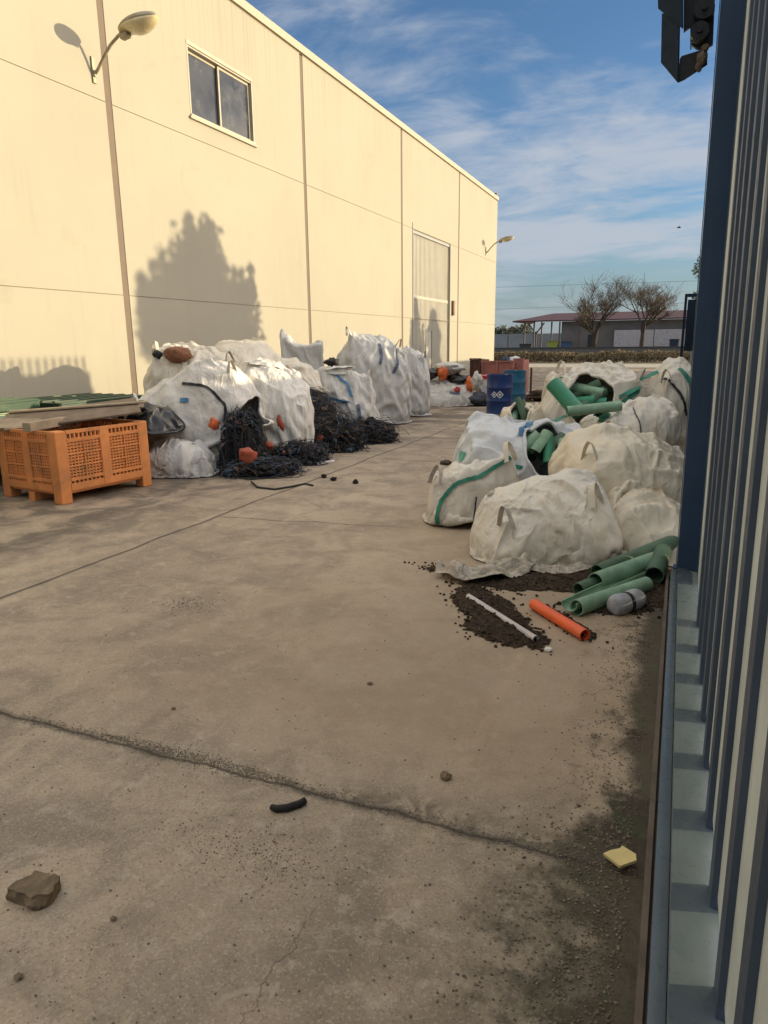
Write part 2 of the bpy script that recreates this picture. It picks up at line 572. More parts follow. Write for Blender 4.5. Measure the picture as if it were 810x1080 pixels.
def bag_mesh(size, seed, n=13, fill=.72, lean=(0, 0), it1=150, it2=70, bend=.06, rho=.012, grav=.0012, squash=1.0, opening=None, tie=None, skew=.06, crease=.012, waist=None, damp=.85, sub=8, slack=.07, wbend=.12, dent=.025, ears=0.0, rnd=.9):
    """a woven bulk bag: flat sewn panels of the given size, filled to a fraction of its height and left to slump"""
    a, b, c = size
    rng = np.random.default_rng(seed)
    D, F, idx = lattice(n)
    def rest_of(D): return D * [a / 2, b / 2, c / 2] + [0, 0, c / 2]
    def start_of(D):
        X = rest_of(D)
        nz = noise3(X, 1.6 / max(size), seed)
        X = X + nz * skew
        X[:, 2] = X[:, 2] * squash
        z = np.clip(X[:, 2], 0, None) / c
        X[:, 0] += lean[0] * z ** 1.4; X[:, 1] += lean[1] * z ** 1.4
        X[:, 2] = np.clip(X[:, 2], .005, None)
        return X
    pins = None
    def pin_of(D):
        if not tie: return None
        d = np.array(tie[0], float); d /= np.linalg.norm(d)
        N = D / np.linalg.norm(D, axis=1)[:, None]
        cs = np.arccos(np.clip(N @ d, -1, 1)); m = np.where(cs < tie[1])[0]
        ctr = np.array(tie[2], float)
        ang = np.arctan2(N[m] @ np.cross(d, [.31, .52, .8]), N[m] @ (np.array([.31, .52, .8]) - d * (d @ np.array([.31, .52, .8]))))
        r = tie[3] * (.5 + .5 * np.abs(np.sin(ang * 7)))
        u = np.cross(d, [.31, .52, .8]); u /= np.linalg.norm(u); w = np.cross(d, u)
        k = (1 - cs[m] / tie[1])
        T = ctr + d * (tie[4] * k)[:, None] + (np.outer(np.cos(ang) * r, w) + np.outer(np.sin(ang) * r, u)) * (1 + k * 1.3)[:, None]
        return m, T
    rest = rest_of(D); X = start_of(D) + rng.normal(0, .006, rest.shape)
    X = inflate(X, rest, F, it1, bend, rho, c * fill, grav, pin_of(D), sub, damp)
    D2, F2, idx2 = lattice(2 * n)
    X2 = np.zeros((len(D2), 3))
    for k, v in idx2.items():
        lo = [q // 2 for q in k]; hi = [(q + 1) // 2 for q in k]; s = np.zeros(3); m = 0
        for aa in {lo[0], hi[0]}:
            for bb in {lo[1], hi[1]}:
                for cc in {lo[2], hi[2]}:
                    w = idx.get((aa, bb, cc))
                    if w is not None: s += X[w]; m += 1
        X2[v] = s / m
    X2 = X2 + rng.normal(0, .002, X2.shape)
    # loose filling rounds the bag out: blend toward a soft pillow of the same extents
    if rnd:
        lo, hi = X2.min(0), X2.max(0); cc = (lo + hi) / 2; hh = (hi - lo) / 2
        U = (X2 - cc) / hh; L_ = (np.abs(U) ** 2.6).sum(1) ** (1 / 2.6)
        t_ = rnd * np.clip(.55 + .9 * noise3(X2, 1.3 / max(size), seed + 50, 1)[:, :1], .1, 1.3)
        Xr = cc + U / np.maximum(L_, .3)[:, None] * hh
        X2 = X2 + (Xr - X2) * t_ * (np.clip((X2[:, 2:3] - lo[2]) / (hi[2] - lo[2]) * 3, .25, 1))
    core2 = X2.copy()
    X2 = X2 + vnormals(X2, F2) * rng.normal(.006, .012, (len(X2), 1))
    X2 = relax(X2, rest_of(D2), core2, F2, it2, wbend, .0002, slack, dent=dent, slack_out=.10)
    if opening:
        N = D2 / np.linalg.norm(D2, axis=1)[:, None]
        keep = np.ones(len(F2), bool)
        for d, ang in opening:
            d = np.array(d, float); d /= np.linalg.norm(d)
            al = np.arccos(np.clip(N @ d, -1, 1))
            nz = np.array([mnoise.noise(Vector(p * 2.2) + Vector((seed, 0, 3))) for p in N])
            keep &= ~((al < ang * (1 + .35 * nz))[F2].all(1))
        F2 = F2[keep]; used = np.unique(F2); mp = -np.ones(len(X2), int); mp[used] = np.arange(len(used))
        X2 = X2[used]; F2 = mp[F2]
        X2 = smooth_rim(X2, F2)
    if ears:
        for sx in (-1, 1):
            tgt = np.array([sx * a * .48, -b * .2, X2[:, 2].max()])
            d = np.linalg.norm((X2 - tgt) * [1, .6, .8], axis=1); g = np.clip(1 - d / (.42 * a), 0, 1) ** 1.6
            X2 = X2 + np.outer(g, [sx * ears * .25, 0, ears])
    if crease: X2 = creases(X2, F2, seed, crease)
    return X2, F2

def add_sub(o, lv=1):
    m = o.modifiers.new('sub', 'SUBSURF'); m.levels = 0; m.render_levels = lv
    return o
def add_thick(o, t=.006):
    m = o.modifiers.new('thick', 'SOLIDIFY'); m.thickness = t; m.offset = -1
    return o

def strap(bvh, ctr, dirs, width, name, mat, parent, off=.006, thick=.004, seg=10):
    """webbing ribbon that follows the sack's surface through the given directions from ctr"""
    ctr = Vector(ctr)
    ds = [Vector(d).normalized() for d in dirs]
    pts = []
    for a, b in zip(ds, ds[1:]):
        for k in range(seg):
            d = a.slerp(b, k / seg) if a.angle(b) < 3.1 else a.lerp(b, k / seg)
            pts.append(d)
    pts.append(ds[-1])
    P = []; N = []
    for d in pts:
        h, nrm, fi, dist = bvh.ray_cast(ctr + d * 4, -d)
        if h is None: continue
        P.append(h); N.append(nrm if nrm.dot(d) > 0 else -nrm)
    for _ in range(3):
        P = [P[0]] + [(P[i - 1] + P[i] * 2 + P[i + 1]) / 4 for i in range(1, len(P) - 1)] + [P[-1]]
        N = [N[0]] + [(N[i - 1] + N[i] * 2 + N[i + 1]).normalized() for i in range(1, len(N) - 1)] + [N[-1]]
    mb = MB()
    rows = []
    for i in range(len(P)):
        t = (P[min(i + 1, len(P) - 1)] - P[max(i - 1, 0)]).normalized()
        s = t.cross(N[i]).normalized()
        tw = .15 * math.sin(i * .7)
        w = width * (1 + .15 * math.sin(i * 1.9))
        base = P[i] + N[i] * off
        rows.append([mb.bm.verts.new(base + s * (w / 2) * q + N[i] * (tw * w * .5 * q + u)) for q, u in ((-1, 0), (1, 0), (1, thick), (-1, thick))])
    for a, b in zip(rows, rows[1:]):
        for k in range(4): mb.bm.faces.new((a[k], a[(k + 1) % 4], b[(k + 1) % 4], b[k]))
    mb.bm.faces.new(rows[0][::-1]); mb.bm.faces.new(rows[-1])
    return mb.build(name, mat, parent, smooth=False)
# ------------------------------------------------------------------ survey: the camera as measured, used to place things on the ground
CAM_H, FPX, CX, CY = 1.6, 745.0, 405.0, 540.0
_p, _y, _r = R_(13.45), R_(22.5), R_(-0.64)
_fw = Vector((-math.sin(_y) * math.cos(_p), math.cos(_y) * math.cos(_p), -math.sin(_p)))
_rt = Vector((math.cos(_y), math.sin(_y), 0)); _up = _rt.cross(_fw)
CR = _rt * math.cos(_r) + _up * math.sin(_r); CU = -_rt * math.sin(_r) + _up * math.cos(_r); CF = _fw
CAM = Vector((0, 0, CAM_H))
def _ray(x, y): return CR * ((x - CX) / FPX) + CU * ((CY - y) / FPX) + CF
def gp(x, y, z=0.0):
    d = _ray(x, y); return CAM + d * ((z - CAM_H) / d.z)
def at(x, y, Y):
    d = _ray(x, y); return CAM + d * (Y / d.y)
def atx(x, y, X):
    d = _ray(x, y); return CAM + d * (X / d.x)
SCR = R_(22.5)

cam = bpy.data.cameras.new('camera'); co = bpy.data.objects.new('camera', cam); COL.objects.link(co)
co.matrix_world = Matrix(((CR.x, CU.x, -CF.x, CAM.x), (CR.y, CU.y, -CF.y, CAM.y), (CR.z, CU.z, -CF.z, CAM.z), (0, 0, 0, 1)))
cam.sensor_fit = 'VERTICAL'; cam.sensor_height = 24.0; cam.lens = 24.0 * FPX / 1080.0
cam.clip_start = 0.02; cam.clip_end = 3000
scene.camera = co

# ------------------------------------------------------------------ light
SUN_AZ, SUN_EL = 26.0, 8.0           # azimuth from +X towards +Y
S = Vector((math.cos(R_(SUN_EL)) * math.cos(R_(SUN_AZ)), math.cos(R_(SUN_EL)) * math.sin(R_(SUN_AZ)), math.sin(R_(SUN_EL))))
sun = bpy.data.lights.new('sun', 'SUN'); sun.energy = SUN_E; sun.angle = R_(0.6); sun.color = (1.0, .81, .50)
so = bpy.data.objects.new('sun', sun); COL.objects.link(so); so.rotation_euler = (-S).to_track_quat('-Z', 'Y').to_euler()
so.location = (20, 10, 12)
world = bpy.data.worlds.new('World'); scene.world = world; world.use_nodes = True
wt = world.node_tree; wn = wt.nodes; wl = wt.links
bg = wn['Background']; bg.inputs[1].default_value = SKY_S
sky = wn.new('ShaderNodeTexSky'); sky.sky_type = 'NISHITA'; sky.sun_disc = False
sky.sun_elevation = R_(SUN_EL); sky.sun_rotation = R_(90 - SUN_AZ)
sky.air_density = 1.0; sky.dust_density = 0.6; sky.ozone_density = 3.0; sky.altitude = 20
def W(op, a, b=None, c=None, clamp=False):
    n = wn.new('ShaderNodeMath'); n.operation = op; n.use_clamp = clamp
    for i, v in enumerate((a, b, c)):
        if v is None: continue
        if hasattr(v, 'is_output'): wl.new(v, n.inputs[i])
        else: n.inputs[i].default_value = v
    return n.outputs[0]
def Wnoise(vec, scale, detail, rough, dist=0.0):
    n = wn.new('ShaderNodeTexNoise'); n.inputs['Scale'].default_value = scale; n.inputs['Detail'].default_value = detail
    n.inputs['Roughness'].default_value = rough; n.inputs['Distortion'].default_value = dist
    wl.new(vec, n.inputs['Vector']); return n.outputs['Fac']
def Wsmooth(v, a, b, oa=0.0, ob=1.0):
    n = wn.new('ShaderNodeMapRange'); n.interpolation_type = 'SMOOTHSTEP'; wl.new(v, n.inputs[0])
    for i, q in enumerate((a, b, oa, ob)): n.inputs[i + 1].default_value = q
    return n.outputs[0]
def Wmix(f, a, b):
    n = wn.new('ShaderNodeMix'); n.data_type = 'RGBA'
    for sock, v in ((n.inputs[0], f), (n.inputs[6], a), (n.inputs[7], b)):
        if hasattr(v, 'is_output'): wl.new(v, sock)
        elif isinstance(v, (int, float)): sock.default_value = v
        else: sock.default_value = (*v, 1)
    return n.outputs[2]
tc = wn.new('ShaderNodeTexCoord')
sx = wn.new('ShaderNodeSeparateXYZ'); wl.new(tc.outputs['Generated'], sx.inputs[0])
zz = W('MAXIMUM', sx.outputs[2], 0.0)
den = W('ADD', zz, 0.16)
cx_ = W('DIVIDE', sx.outputs[0], den); cy_ = W('DIVIDE', sx.outputs[1], den)
cb = wn.new('ShaderNodeCombineXYZ'); wl.new(cx_, cb.inputs[0]); wl.new(cy_, cb.inputs[1])
mp = wn.new('ShaderNodeMapping'); mp.inputs['Rotation'].default_value = (0, 0, R_(-32)); mp.inputs['Scale'].default_value = (.85, 1.25, 1)
mp.inputs['Location'].default_value = CLOUD_OFF
wl.new(cb.outputs[0], mp.inputs[0])
big = Wnoise(mp.outputs[0], 0.75, 5, .55, .4)
fine = Wnoise(mp.outputs[0], 3.2, 10, .60, .5)
mp2 = wn.new('ShaderNodeMapping'); mp2.inputs['Rotation'].default_value = (0, 0, R_(-20)); mp2.inputs['Scale'].default_value = (2.0, 7.0, 1)
wl.new(cb.outputs[0], mp2.inputs[0])
streak = Wnoise(mp2.outputs[0], 1.3, 8, .7, .5)
cov = W('ADD', W('MULTIPLY', big, .60), W('ADD', W('MULTIPLY', fine, .40), W('MULTIPLY', streak, .07)))
high = Wsmooth(sx.outputs[2], .52, .85, 0.0, 1.0)     # added bright cloud deck, unseen above the view, for fill light
mask = Wsmooth(W('ADD', cov, W('MULTIPLY', high, .12)), COV0, COV1, 0.0, .88)
mask = W('MULTIPLY', mask, Wsmooth(sx.outputs[2], -.01, .10, .15, 1.0))
dotn = wn.new('ShaderNodeVectorMath'); dotn.operation = 'DOT_PRODUCT'
wl.new(tc.outputs['Generated'], dotn.inputs[0]); dotn.inputs[1].default_value = S
glow = Wsmooth(dotn.outputs['Value'], .60, 1.0, 0.0, 1.0)     # clouds near the low sun, boosted out of view as added fill
cloud = Wmix(glow, Wmix(high, CLOUD_COL, CLOUD_TOP_FILL), CLOUD_SUN_FILL)
skyc = wn.new('ShaderNodeMix'); skyc.data_type = 'RGBA'; skyc.blend_type = 'MULTIPLY'; skyc.inputs[0].default_value = 1.0
wl.new(sky.outputs[0], skyc.inputs[6]); skyc.inputs[7].default_value = (*SKY_TINT, 1)
hz = Wsmooth(sx.outputs[2], .20, -.02, 0.0, .75)     # pale blue air near the horizon
base = Wmix(hz, skyc.outputs[2], HORIZON)
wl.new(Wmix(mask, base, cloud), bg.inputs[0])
vs = scene.view_settings; scene.display_settings.display_device = 'sRGB'
vs.view_transform = 'Standard'; vs.look = 'None'; vs.gamma = 1.0; vs.use_curve_mapping = False; vs.exposure = EXPO
scene.cycles.max_bounces = 8; scene.cycles.diffuse_bounces = 5
scene.cycles.use_denoising = True
scene.cycles.sample_clamp_indirect = 6.0

# ------------------------------------------------------------------ ground
def mat_concrete():
    t = NT('stained_concrete'); P = t.geo()
    X, Y, Z = t.sep(P)[:3]
    n1 = t.noise(P, .55, 6, .6, .3); n2 = t.noise(P, 2.3, 6, .62, .6); n3 = t.noise(P, 11, 5, .6); n4 = t.noise(P, 90, 3, .7)
    c = t.ramp(n1, [(.30, (.240, .184, .124)), (.5, (.360, .283, .196)), (.70, (.465, .370, .262))])
    c = t.mix(t.smooth(n2, .42, .64, 0, .75), c, (.195, .158, .116))
    c = t.mix(t.smooth(n3, .50, .70, 0, .5), c, (.47, .395, .295))
    # scuffed arcs and tyre smears: stretched noise
    v2 = t.coord('Object', (1.0, .22, 1), rot=(0, 0, R_(24)))
    n5 = t.noise(v2, 2.4, 7, .66, 1.2)
    c = t.mix(t.smooth(n5, .50, .70, 0, .5), c, (.215, .178, .135))
    v3 = t.coord('Object', (.22, 1.0, 1), rot=(0, 0, R_(-14)))
    n6 = t.noise(v3, 2.0, 7, .66, 1.2)
    c = t.mix(t.smooth(n6, .55, .72, 0, .35), c, (.40, .33, .245))
    # grit: tiny dark and light specks
    sp = t.voro(P, 55); c = t.mix(t.math('MULTIPLY', t.smooth(sp, .10, .16, 1, 0), t.smooth(t.noise(P, 3.1, 3), .45, .6)), c, (.10, .08, .06))
    sp2 = t.voro(t.coord('Object', loc=(3, 5, 0)), 38); c = t.mix(t.smooth(sp2, .06, .10, .7, 0), c, (.46, .40, .31))
    c = t.mix(t.smooth(n4, .35, .7, 0, .30), c, (.15, .125, .095))
    ag = t.voro(P, 170, out='Color'); agv = t.sep(ag)[0]
    c = t.mix(t.math('MULTIPLY', t.smooth(agv, .78, .97), .32), c, (.50, .43, .33))
    c = t.mix(t.math('MULTIPLY', t.smooth(agv, .16, .03), .38), c, (.13, .105, .078))
    n9 = t.noise(t.coord('Object', (1, 1, 1), rot=(0, 0, .5)), 6.5, 9, .72, 1.6)
    c = t.mix(t.smooth(n9, .56, .66, 0, .40), c, (.45, .38, .285))
    c = t.mix(t.smooth(n9, .44, .36, 0, .40), c, (.20, .16, .118))
    # dirt and moss against the gate track
    wob = t.math('MULTIPLY_ADD', t.noise(P, 3.4, 6, .66), .9, -.45)
    ex = t.math('ADD', X, wob)
    dirt = t.smooth(ex, -.30, -.10)
    dirt = t.math('MULTIPLY', dirt, t.smooth(Y, 6.5, 4.8))
    dirt = t.math('MULTIPLY', dirt, t.smooth(t.noise(P, 18, 6, .72), .28, .44))
    dirt = t.math('MULTIPLY', dirt, t.smooth(t.math('MULTIPLY_ADD', t.noise(P, 5.5, 6, .7), 1.6, t.smooth(Y, 2.6, 1.9)), .72, 1.0))
    edge = t.math('MULTIPLY', t.smooth(t.math('ADD', X, t.math('MULTIPLY', wob, .35)), -.16, -.05), t.smooth(Y, 5.2, 4.4))
    dirt = t.math('MAXIMUM', dirt, t.math('MULTIPLY', edge, .92))
    c = t.mix(dirt, c, t.mix(t.smooth(t.noise(P, 7, 5, .6), .45, .6), (.050, .036, .022), (.045, .046, .020)))
    lo = t.math('MULTIPLY', t.smooth(t.math('ADD', X, wob), -.62, -.10), t.smooth(Y, 2.15, 1.85))
    c = t.mix(t.math('MULTIPLY', lo, .4), c, (.13, .11, .075))
    c = t.mix(t.math('MULTIPLY', lo, t.smooth(t.noise(P, 15, 8, .78), .46, .60)), c, (.058, .047, .026))
    warm = t.math('MULTIPLY', t.smooth(X, -3.6, -.8), t.smooth(Y, 1.9, 2.6))
    warm = t.math('MULTIPLY', warm, t.math('SUBTRACT', 1.0, dirt))
    c = t.mix(t.math('MULTIPLY', warm, .6), c, (.36, .268, .172))
    # expansion joint across (y=2) and along (x=-4), sawn line at y=5.4
    wy = t.math('MULTIPLY_ADD', t.noise(t.coord('Object', (1, .0, 0)), 3.0, 6, .62), .10, -.05)
    dy = t.math('ABSOLUTE', t.math('SUBTRACT', t.math('SUBTRACT', Y, 2.0), wy))
    rag = t.noise(P, 26, 5, .7)
    crk = t.smooth(t.math('ADD', dy, t.math('MULTIPLY', rag, .010)), .0085, .0135, 1, 0)
    loose = t.noise(t.coord('Object', (1, .15, 0)), 1.9, 4, .6)
    band = t.math('MULTIPLY', t.smooth(t.math('ADD', dy, t.math('MULTIPLY', rag, .07)), .035, .075, 1, 0), t.smooth(loose, .44, .56))
    up = t.math('SUBTRACT', Y, 2.0)
    stain = t.math('MULTIPLY', t.math('MULTIPLY', t.smooth(up, -.03, .05), t.smooth(t.math('ADD', up, t.math('MULTIPLY', n2, .3)), .34, .14)), t.smooth(X, -1.3, -.8))
    stain = t.math('MULTIPLY', stain, t.smooth(t.noise(P, 9, 6, .7, .8), .36, .58))
    c = t.mix(t.math('MULTIPLY', stain, .95), c, (.085, .068, .045))
    c = t.mix(t.math('MULTIPLY', band, .85), c, (.10, .082, .060))
    wx = t.math('MULTIPLY_ADD', t.noise(t.coord('Object', (0, 1, 0)), .9, 3), .12, -.06)
    dx = t.math('ABSOLUTE', t.math('SUBTRACT', t.math('ADD', X, 4.0), wx))
    jx = t.smooth(dx, .009, .022, 1, 0)
    wq = t.math('MULTIPLY_ADD', t.noise(t.coord('Object', (1, 0, 0)), 1.6, 5), .22, -.11)
    dq = t.math('ABSOLUTE', t.math('SUBTRACT', t.math('SUBTRACT', Y, t.math('MULTIPLY_ADD', X, .12, 5.95)), wq))
    jq = t.math('MULTIPLY', t.smooth(dq, .005, .013, 1, 0), t.math('MULTIPLY', t.smooth(X, -4.05, -3.98), t.smooth(X, -1.9, -2.6)))
    hx = t.math('MULTIPLY_ADD', t.noise(t.coord('Object', (0, 1, 0)), 9.0, 5), .16, -.08)
    dh = t.math('ABSOLUTE', t.math('SUBTRACT', t.math('ADD', X, .86), hx))
    jh = t.math('MULTIPLY', t.smooth(dh, .0012, .0035, 1, 0), t.smooth(Y, 1.62, 1.45))
    dz = t.math('ABSOLUTE', t.math('SUBTRACT', t.math('SUBTRACT', Y, 9.2), wq))
    jz = t.math('MULTIPLY', t.smooth(dz, .008, .02, 1, 0), .7)
    lines = t.math('MAXIMUM', t.math('MAXIMUM', crk, jx), t.math('MAXIMUM', jq, t.math('MAXIMUM', t.math('MULTIPLY', jh, .4), jz)))
    c = t.mix(t.math('MULTIPLY', lines, .78), c, (.045, .036, .027))
    # oily damp marks in the far part of the yard
    far = t.math('MULTIPLY', t.smooth(Y, 9.5, 12.0), t.smooth(t.noise(t.coord('Object', (.35, 1.1, 1)), .8, 5, .6, .8), .46, .60))
    c = t.mix(t.math('MULTIPLY', far, .65), c, (.105, .085, .065))
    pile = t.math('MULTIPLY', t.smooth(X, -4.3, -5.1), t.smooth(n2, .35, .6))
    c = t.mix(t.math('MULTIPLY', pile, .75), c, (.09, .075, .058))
    h = t.math('ADD', t.math('MULTIPLY', n4, .25), t.math('ADD', t.math('MULTIPLY', n3, .5), t.math('MULTIPLY', sp, -.12)))
    h = t.math('SUBTRACT', h, t.math('MULTIPLY', lines, 1.2))
    h = t.math('ADD', h, t.math('MULTIPLY', t.math('ADD', dirt, band), t.math('MULTIPLY', t.noise(P, 60, 4, .75), .9)))
    b = t.bump(h, .55, .012)
    return t.out(c, t.smooth(n2, .3, .7, .62, .88), b, 0, .35)

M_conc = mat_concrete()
def grid(x0, x1, y0, y1, z, nx, ny, name, mat):
    mb = MB()
    vs = [[mb.bm.verts.new((x0 + (x1 - x0) * i / nx, y0 + (y1 - y0) * j / ny, z)) for i in range(nx + 1)] for j in range(ny + 1)]
    for j in range(ny):
        for i in range(nx): mb.bm.faces.new((vs[j][i], vs[j][i + 1], vs[j + 1][i + 1], vs[j + 1][i]))
    return mb.build(name, mat)
t = NT('dry_earth'); P = t.geo()
n = t.noise(P, .12, 6, .6); n2 = t.noise(P, 1.1, 6, .7)
c = t.ramp(n, [(.3, (.16, .13, .085)), (.55, (.24, .20, .13)), (.75, (.13, .13, .06))])
c = t.mix(t.smooth(n2, .45, .7, 0, .6), c, (.09, .08, .045))
M_earth = t.out(c, .95, t.bump(n2, .6, .05), 0, .1)
tag(grid(-900, 900, -200, 1600, -.03, 8, 8, 'ground', M_earth), kind='structure')
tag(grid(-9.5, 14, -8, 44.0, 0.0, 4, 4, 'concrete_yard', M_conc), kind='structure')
M_road = simple('pale_gravel_road', (.36, .32, .25), .9, .15, 2.0, dirt=(.25, .21, .16))
tag(grid(-120, 60, 46.5, 54.0, -.02, 4, 2, 'gravel_road', M_road), kind='structure')

# ------------------------------------------------------------------ warehouse
WX = -9.5
def mat_wall():
    t = NT('cream_painted_panel'); P = t.geo()
    n = t.noise(P, .5, 5, .6); n2 = t.noise(t.coord('Object', (1, 2.5, .25)), 1.6, 6, .65); n3 = t.noise(P, 26, 4)
    c = t.ramp(n, [(.3, (.318, .300, .246)), (.7, (.343, .325, .267))])
    c = t.mix(t.smooth(n2, .55, .75, 0, .30), c, (.265, .250, .195))
    c = t.mix(t.smooth(t.noise(t.coord('Object', (1, 4, .12)), 2.2, 5, .6), .63, .74, 0, .30), c, (.225, .21, .165))
    Z = t.sep(P)[2]
    drip = t.math('MULTIPLY', t.smooth(t.noise(t.coord('Object', (1, 7, .05)), 1.6, 6, .7), .50, .68), t.smooth(Z, 6.2, 8.7))
    c = t.mix(t.math('MULTIPLY', drip, .45), c, (.22, .205, .16))
    c = t.mix(t.math('MULTIPLY', t.smooth(t.noise(P, 1.1, 8, .7, .5), .58, .70), .22), c, (.24, .22, .17))
    c = t.mix(t.math('MULTIPLY', t.smooth(Z, .6, 0), .5), c, (.20, .18, .14))
    return t.out(c, .85, t.bump(n3, .12, .01), 0, .25)
M_wall = mat_wall()
M_joint = simple('brown_joint_sealant', (.140, .108, .082), .8, .15, 3, dirt=(.18, .13, .1), dirt_amt=.4)
M_cope = simple('cream_coping', (0.362, 0.323, 0.254), .6, .06, 2)
M_alu = simple('cream_aluminium', (0.385, 0.354, 0.277), .4, .08, 4)
M_darkgap = simple('groove_shadow', (.20, .16, .10), .9, .2)
t = NT('dusty_window_glass'); v = t.coord('Object')
n = t.noise(v, 2.5, 6, .7)
c = t.ramp(n, [(.35, (.025, .028, .036)), (.66, (.04, .044, .052)), (.85, (.10, .10, .10))])
M_glass = t.out(c, t.smooth(n, .4, .8, .12, .4), None, 0, .5)
wh = thing('warehouse', 'long cream precast warehouse with brown vertical joints along the left of the yard', 'warehouse', (WX, 0, 0))
joints = [-10.5, -3.43, 3.64, 10.71, 17.77, 24.87, 31.9]
ends = joints + [38.9]
bands = [(0, 2.494), (2.506, 5.674), (5.686, 8.72)]
DOOR = (26.05, 30.7, 5.674); WIN = (13.02, 15.38, 6.08, 7.45)
mb = MB()
for bi in range(len(ends) - 1):
    y0, y1 = ends[bi] + (.08 if bi else 0), ends[bi + 1] - (.08 if bi < len(ends) - 2 else 0)
    for z0, z1 in bands:
        if bi == 5 and z0 < 5:
            for a, b in ((y0, DOOR[0]), (DOOR[1], y1)): mb.span((-.03, a, z0), (0, b, z1))
        elif bi == 4 - 1 and z0 > 5:
            mb.span((-.03, y0, z0), (0, WIN[0], z1)); mb.span((-.03, WIN[1], z0), (0, y1, z1))
            mb.span((-.03, WIN[0], z0), (0, WIN[1], WIN[2])); mb.span((-.03, WIN[0], WIN[3]), (0, WIN[1], z1))
        else: mb.span((-.03, y0, z0), (0, y1, z1))
# body behind the panels, with the openings left free
D = .32
for a, b, z0, z1 in ((ends[0], WIN[0], 0, 8.72), (WIN[0], WIN[1], 0, WIN[2]), (WIN[0], WIN[1], WIN[3], 8.72), (WIN[1], DOOR[0], 0, 8.72), (DOOR[0], DOOR[1], DOOR[2], 8.72), (DOOR[1], 38.9, 0, 8.72)):
    mb.span((-D, a, z0), (-.031, b, z1))
mb.span((-18, 38.6, 0), (-D - .001, 38.9, 8.72)); mb.span((-18, -10.5, 0), (-D - .001, -10.2, 8.72))
mb.build('wall', M_wall, wh)
for y in joints[1:]:
    MB().span((-.03, y - .0795, 0), (-.010, y + .0795, 8.70)).build('joint_strip', M_joint, wh)
mb = MB()
for z0, z1 in bands[:2]:
    mb.span((-.0305, -10.4, z1 - .002), (-.012, 38.88, z1 + .014))
mb.build('panel_seam', M_darkgap, wh)
MB().span((-.4, -10.5, 8.745), (.055, 38.95, 8.93), bevel=.008).build('coping', M_cope, wh)
MB().span((-.03, -10.5, 8.7215), (.006, 38.9, 8.7435)).build('coping_shadow_strip', M_darkgap, wh)  # dark strip painted in for the shadow line under the coping
MB().span((-18, -10.5, 8.4), (-.41, 38.9, 8.6)).build('roof', simple('roof_sheet', (.4, .4, .4), .6), wh)
MB().span((-.45, 38.7, 8.94), (-.02, 39.02, 9.1)).build('gutter_end', simple('dark_gutter', (.12, .12, .11), .6), wh)
# window
wn_ = MB()
y0, y1, z0, z1 = WIN
fw = .05
wn_.span((-.16, y0, z1 - .07), (.012, y1, z1)); wn_.span((-.16, y0, z0), (.03, y1, z0 + .045))
wn_.span((-.16, y0, z0 + .0455), (.006, y0 + .04, z1 - .0705)); wn_.span((-.16, y1 - .04, z0 + .0455), (.006, y1, z1 - .0705))
win = wn_.build('window', M_alu, wh)
ym = y0 + (y1 - y0) * .49
for k, (a, b, xo) in enumerate(((y0 + .042, ym + .03, -.11), (ym - .03, y1 - .042, -.065))):
    s_ = MB()
    zt, zb = z1 - .16, z0 + .05
    s_.span((xo - .03, a, zt), (xo, b, zt + .055)); s_.span((xo - .03, a, zb), (xo, b, zb + .05))
    s_.span((xo - .03, a, zb + .0505), (xo, a + .05, zt - .0005)); s_.span((xo - .03, b - .05, zb + .0505), (xo, b, zt - .0005))
    s_.build('sash', M_alu, win)
    MB().span((xo - .02, a + .05, zb + .05), (xo - .012, b - .05, zt)).build('pane', M_glass, win)
MB().span((-.16, y0 + .041, z1 - .106), (-.01, y1 - .041, z1 - .071)).build('shutter_box', M_alu, win)
MB().span((0.0005, y0 - .05, z0 - .05), (.05, y1 + .05, z0 - .002)).build('sill', M_cope, win)
# big sliding door with wicket
M_door = simple('white_ribbed_sheet', (0.354, 0.339, 0.289), .5, .08, 3, dirt=(.4, .36, .3), dirt_amt=.4)
M_frame_grey = simple('grey_frame', (.27, .28, .28), .5, .1)
y0, y1, zt = DOOR
d_ = MB(); 
nrib = 30; w = (y1 - y0 - .1) / nrib
for i in range(nrib):
    a = y0 + .05 + i * w
    for zb, ztp in ((0.06, 3.24), (3.36, zt - .12)):
        if zb < 1 and 11 <= i <= 15:
            zb = 2.12
        d_.span((-.13, a, zb), (-.095, a + w * .62, ztp)); d_.span((-.13, a + w * .6201, zb), (-.112, a + w * .9999, ztp))
door = d_.build('sliding_door', M_door, wh)
f_ = MB()
f_.span((-.14, y0 + .05, 3.242), (-.08, y1 - .05, 3.358)); f_.span((-.14, y0 + .001, 0.02), (-.07, y0 + .049, zt - .12)); f_.span((-.14, y1 - .049, 0.02), (-.07, y1 - .001, zt - .12))
f_.build('door_frame', M_door, door)
MB().span((-.16, y0, zt - .119), (-.04, y1, zt - .001)).build('door_track', M_frame_grey, door)
MB().span((-.155, y0, 0.02), (-.141, y1, zt - .13)).build('door_back', M_frame_grey, door)
yw0 = y0 + .05 + 11 * w; yw1 = y0 + .05 + 16 * w
q = MB(); q.span((-.13, yw0 + .05, .06), (-.102, yw1 - .05, 2.06)); wick = q.build('wicket_door', M_door, door)
q = MB(); q.span((-.13, yw0, .06), (-.075, yw0 + .049, 2.115)); q.span((-.13, yw1 - .049, .06), (-.075, yw1, 2.115)); q.span((-.13, yw0 + .0495, 2.061), (-.075, yw1 - .0495, 2.115))
q.build('wicket_frame', M_frame_grey, wick)
MB().tube([(-.102, yw1 - .13, 1.0), (-.06, yw1 - .13, 1.0), (-.06, yw1 - .22, 1.0)], .012, 8).build('handle', M_frame_grey, wick)
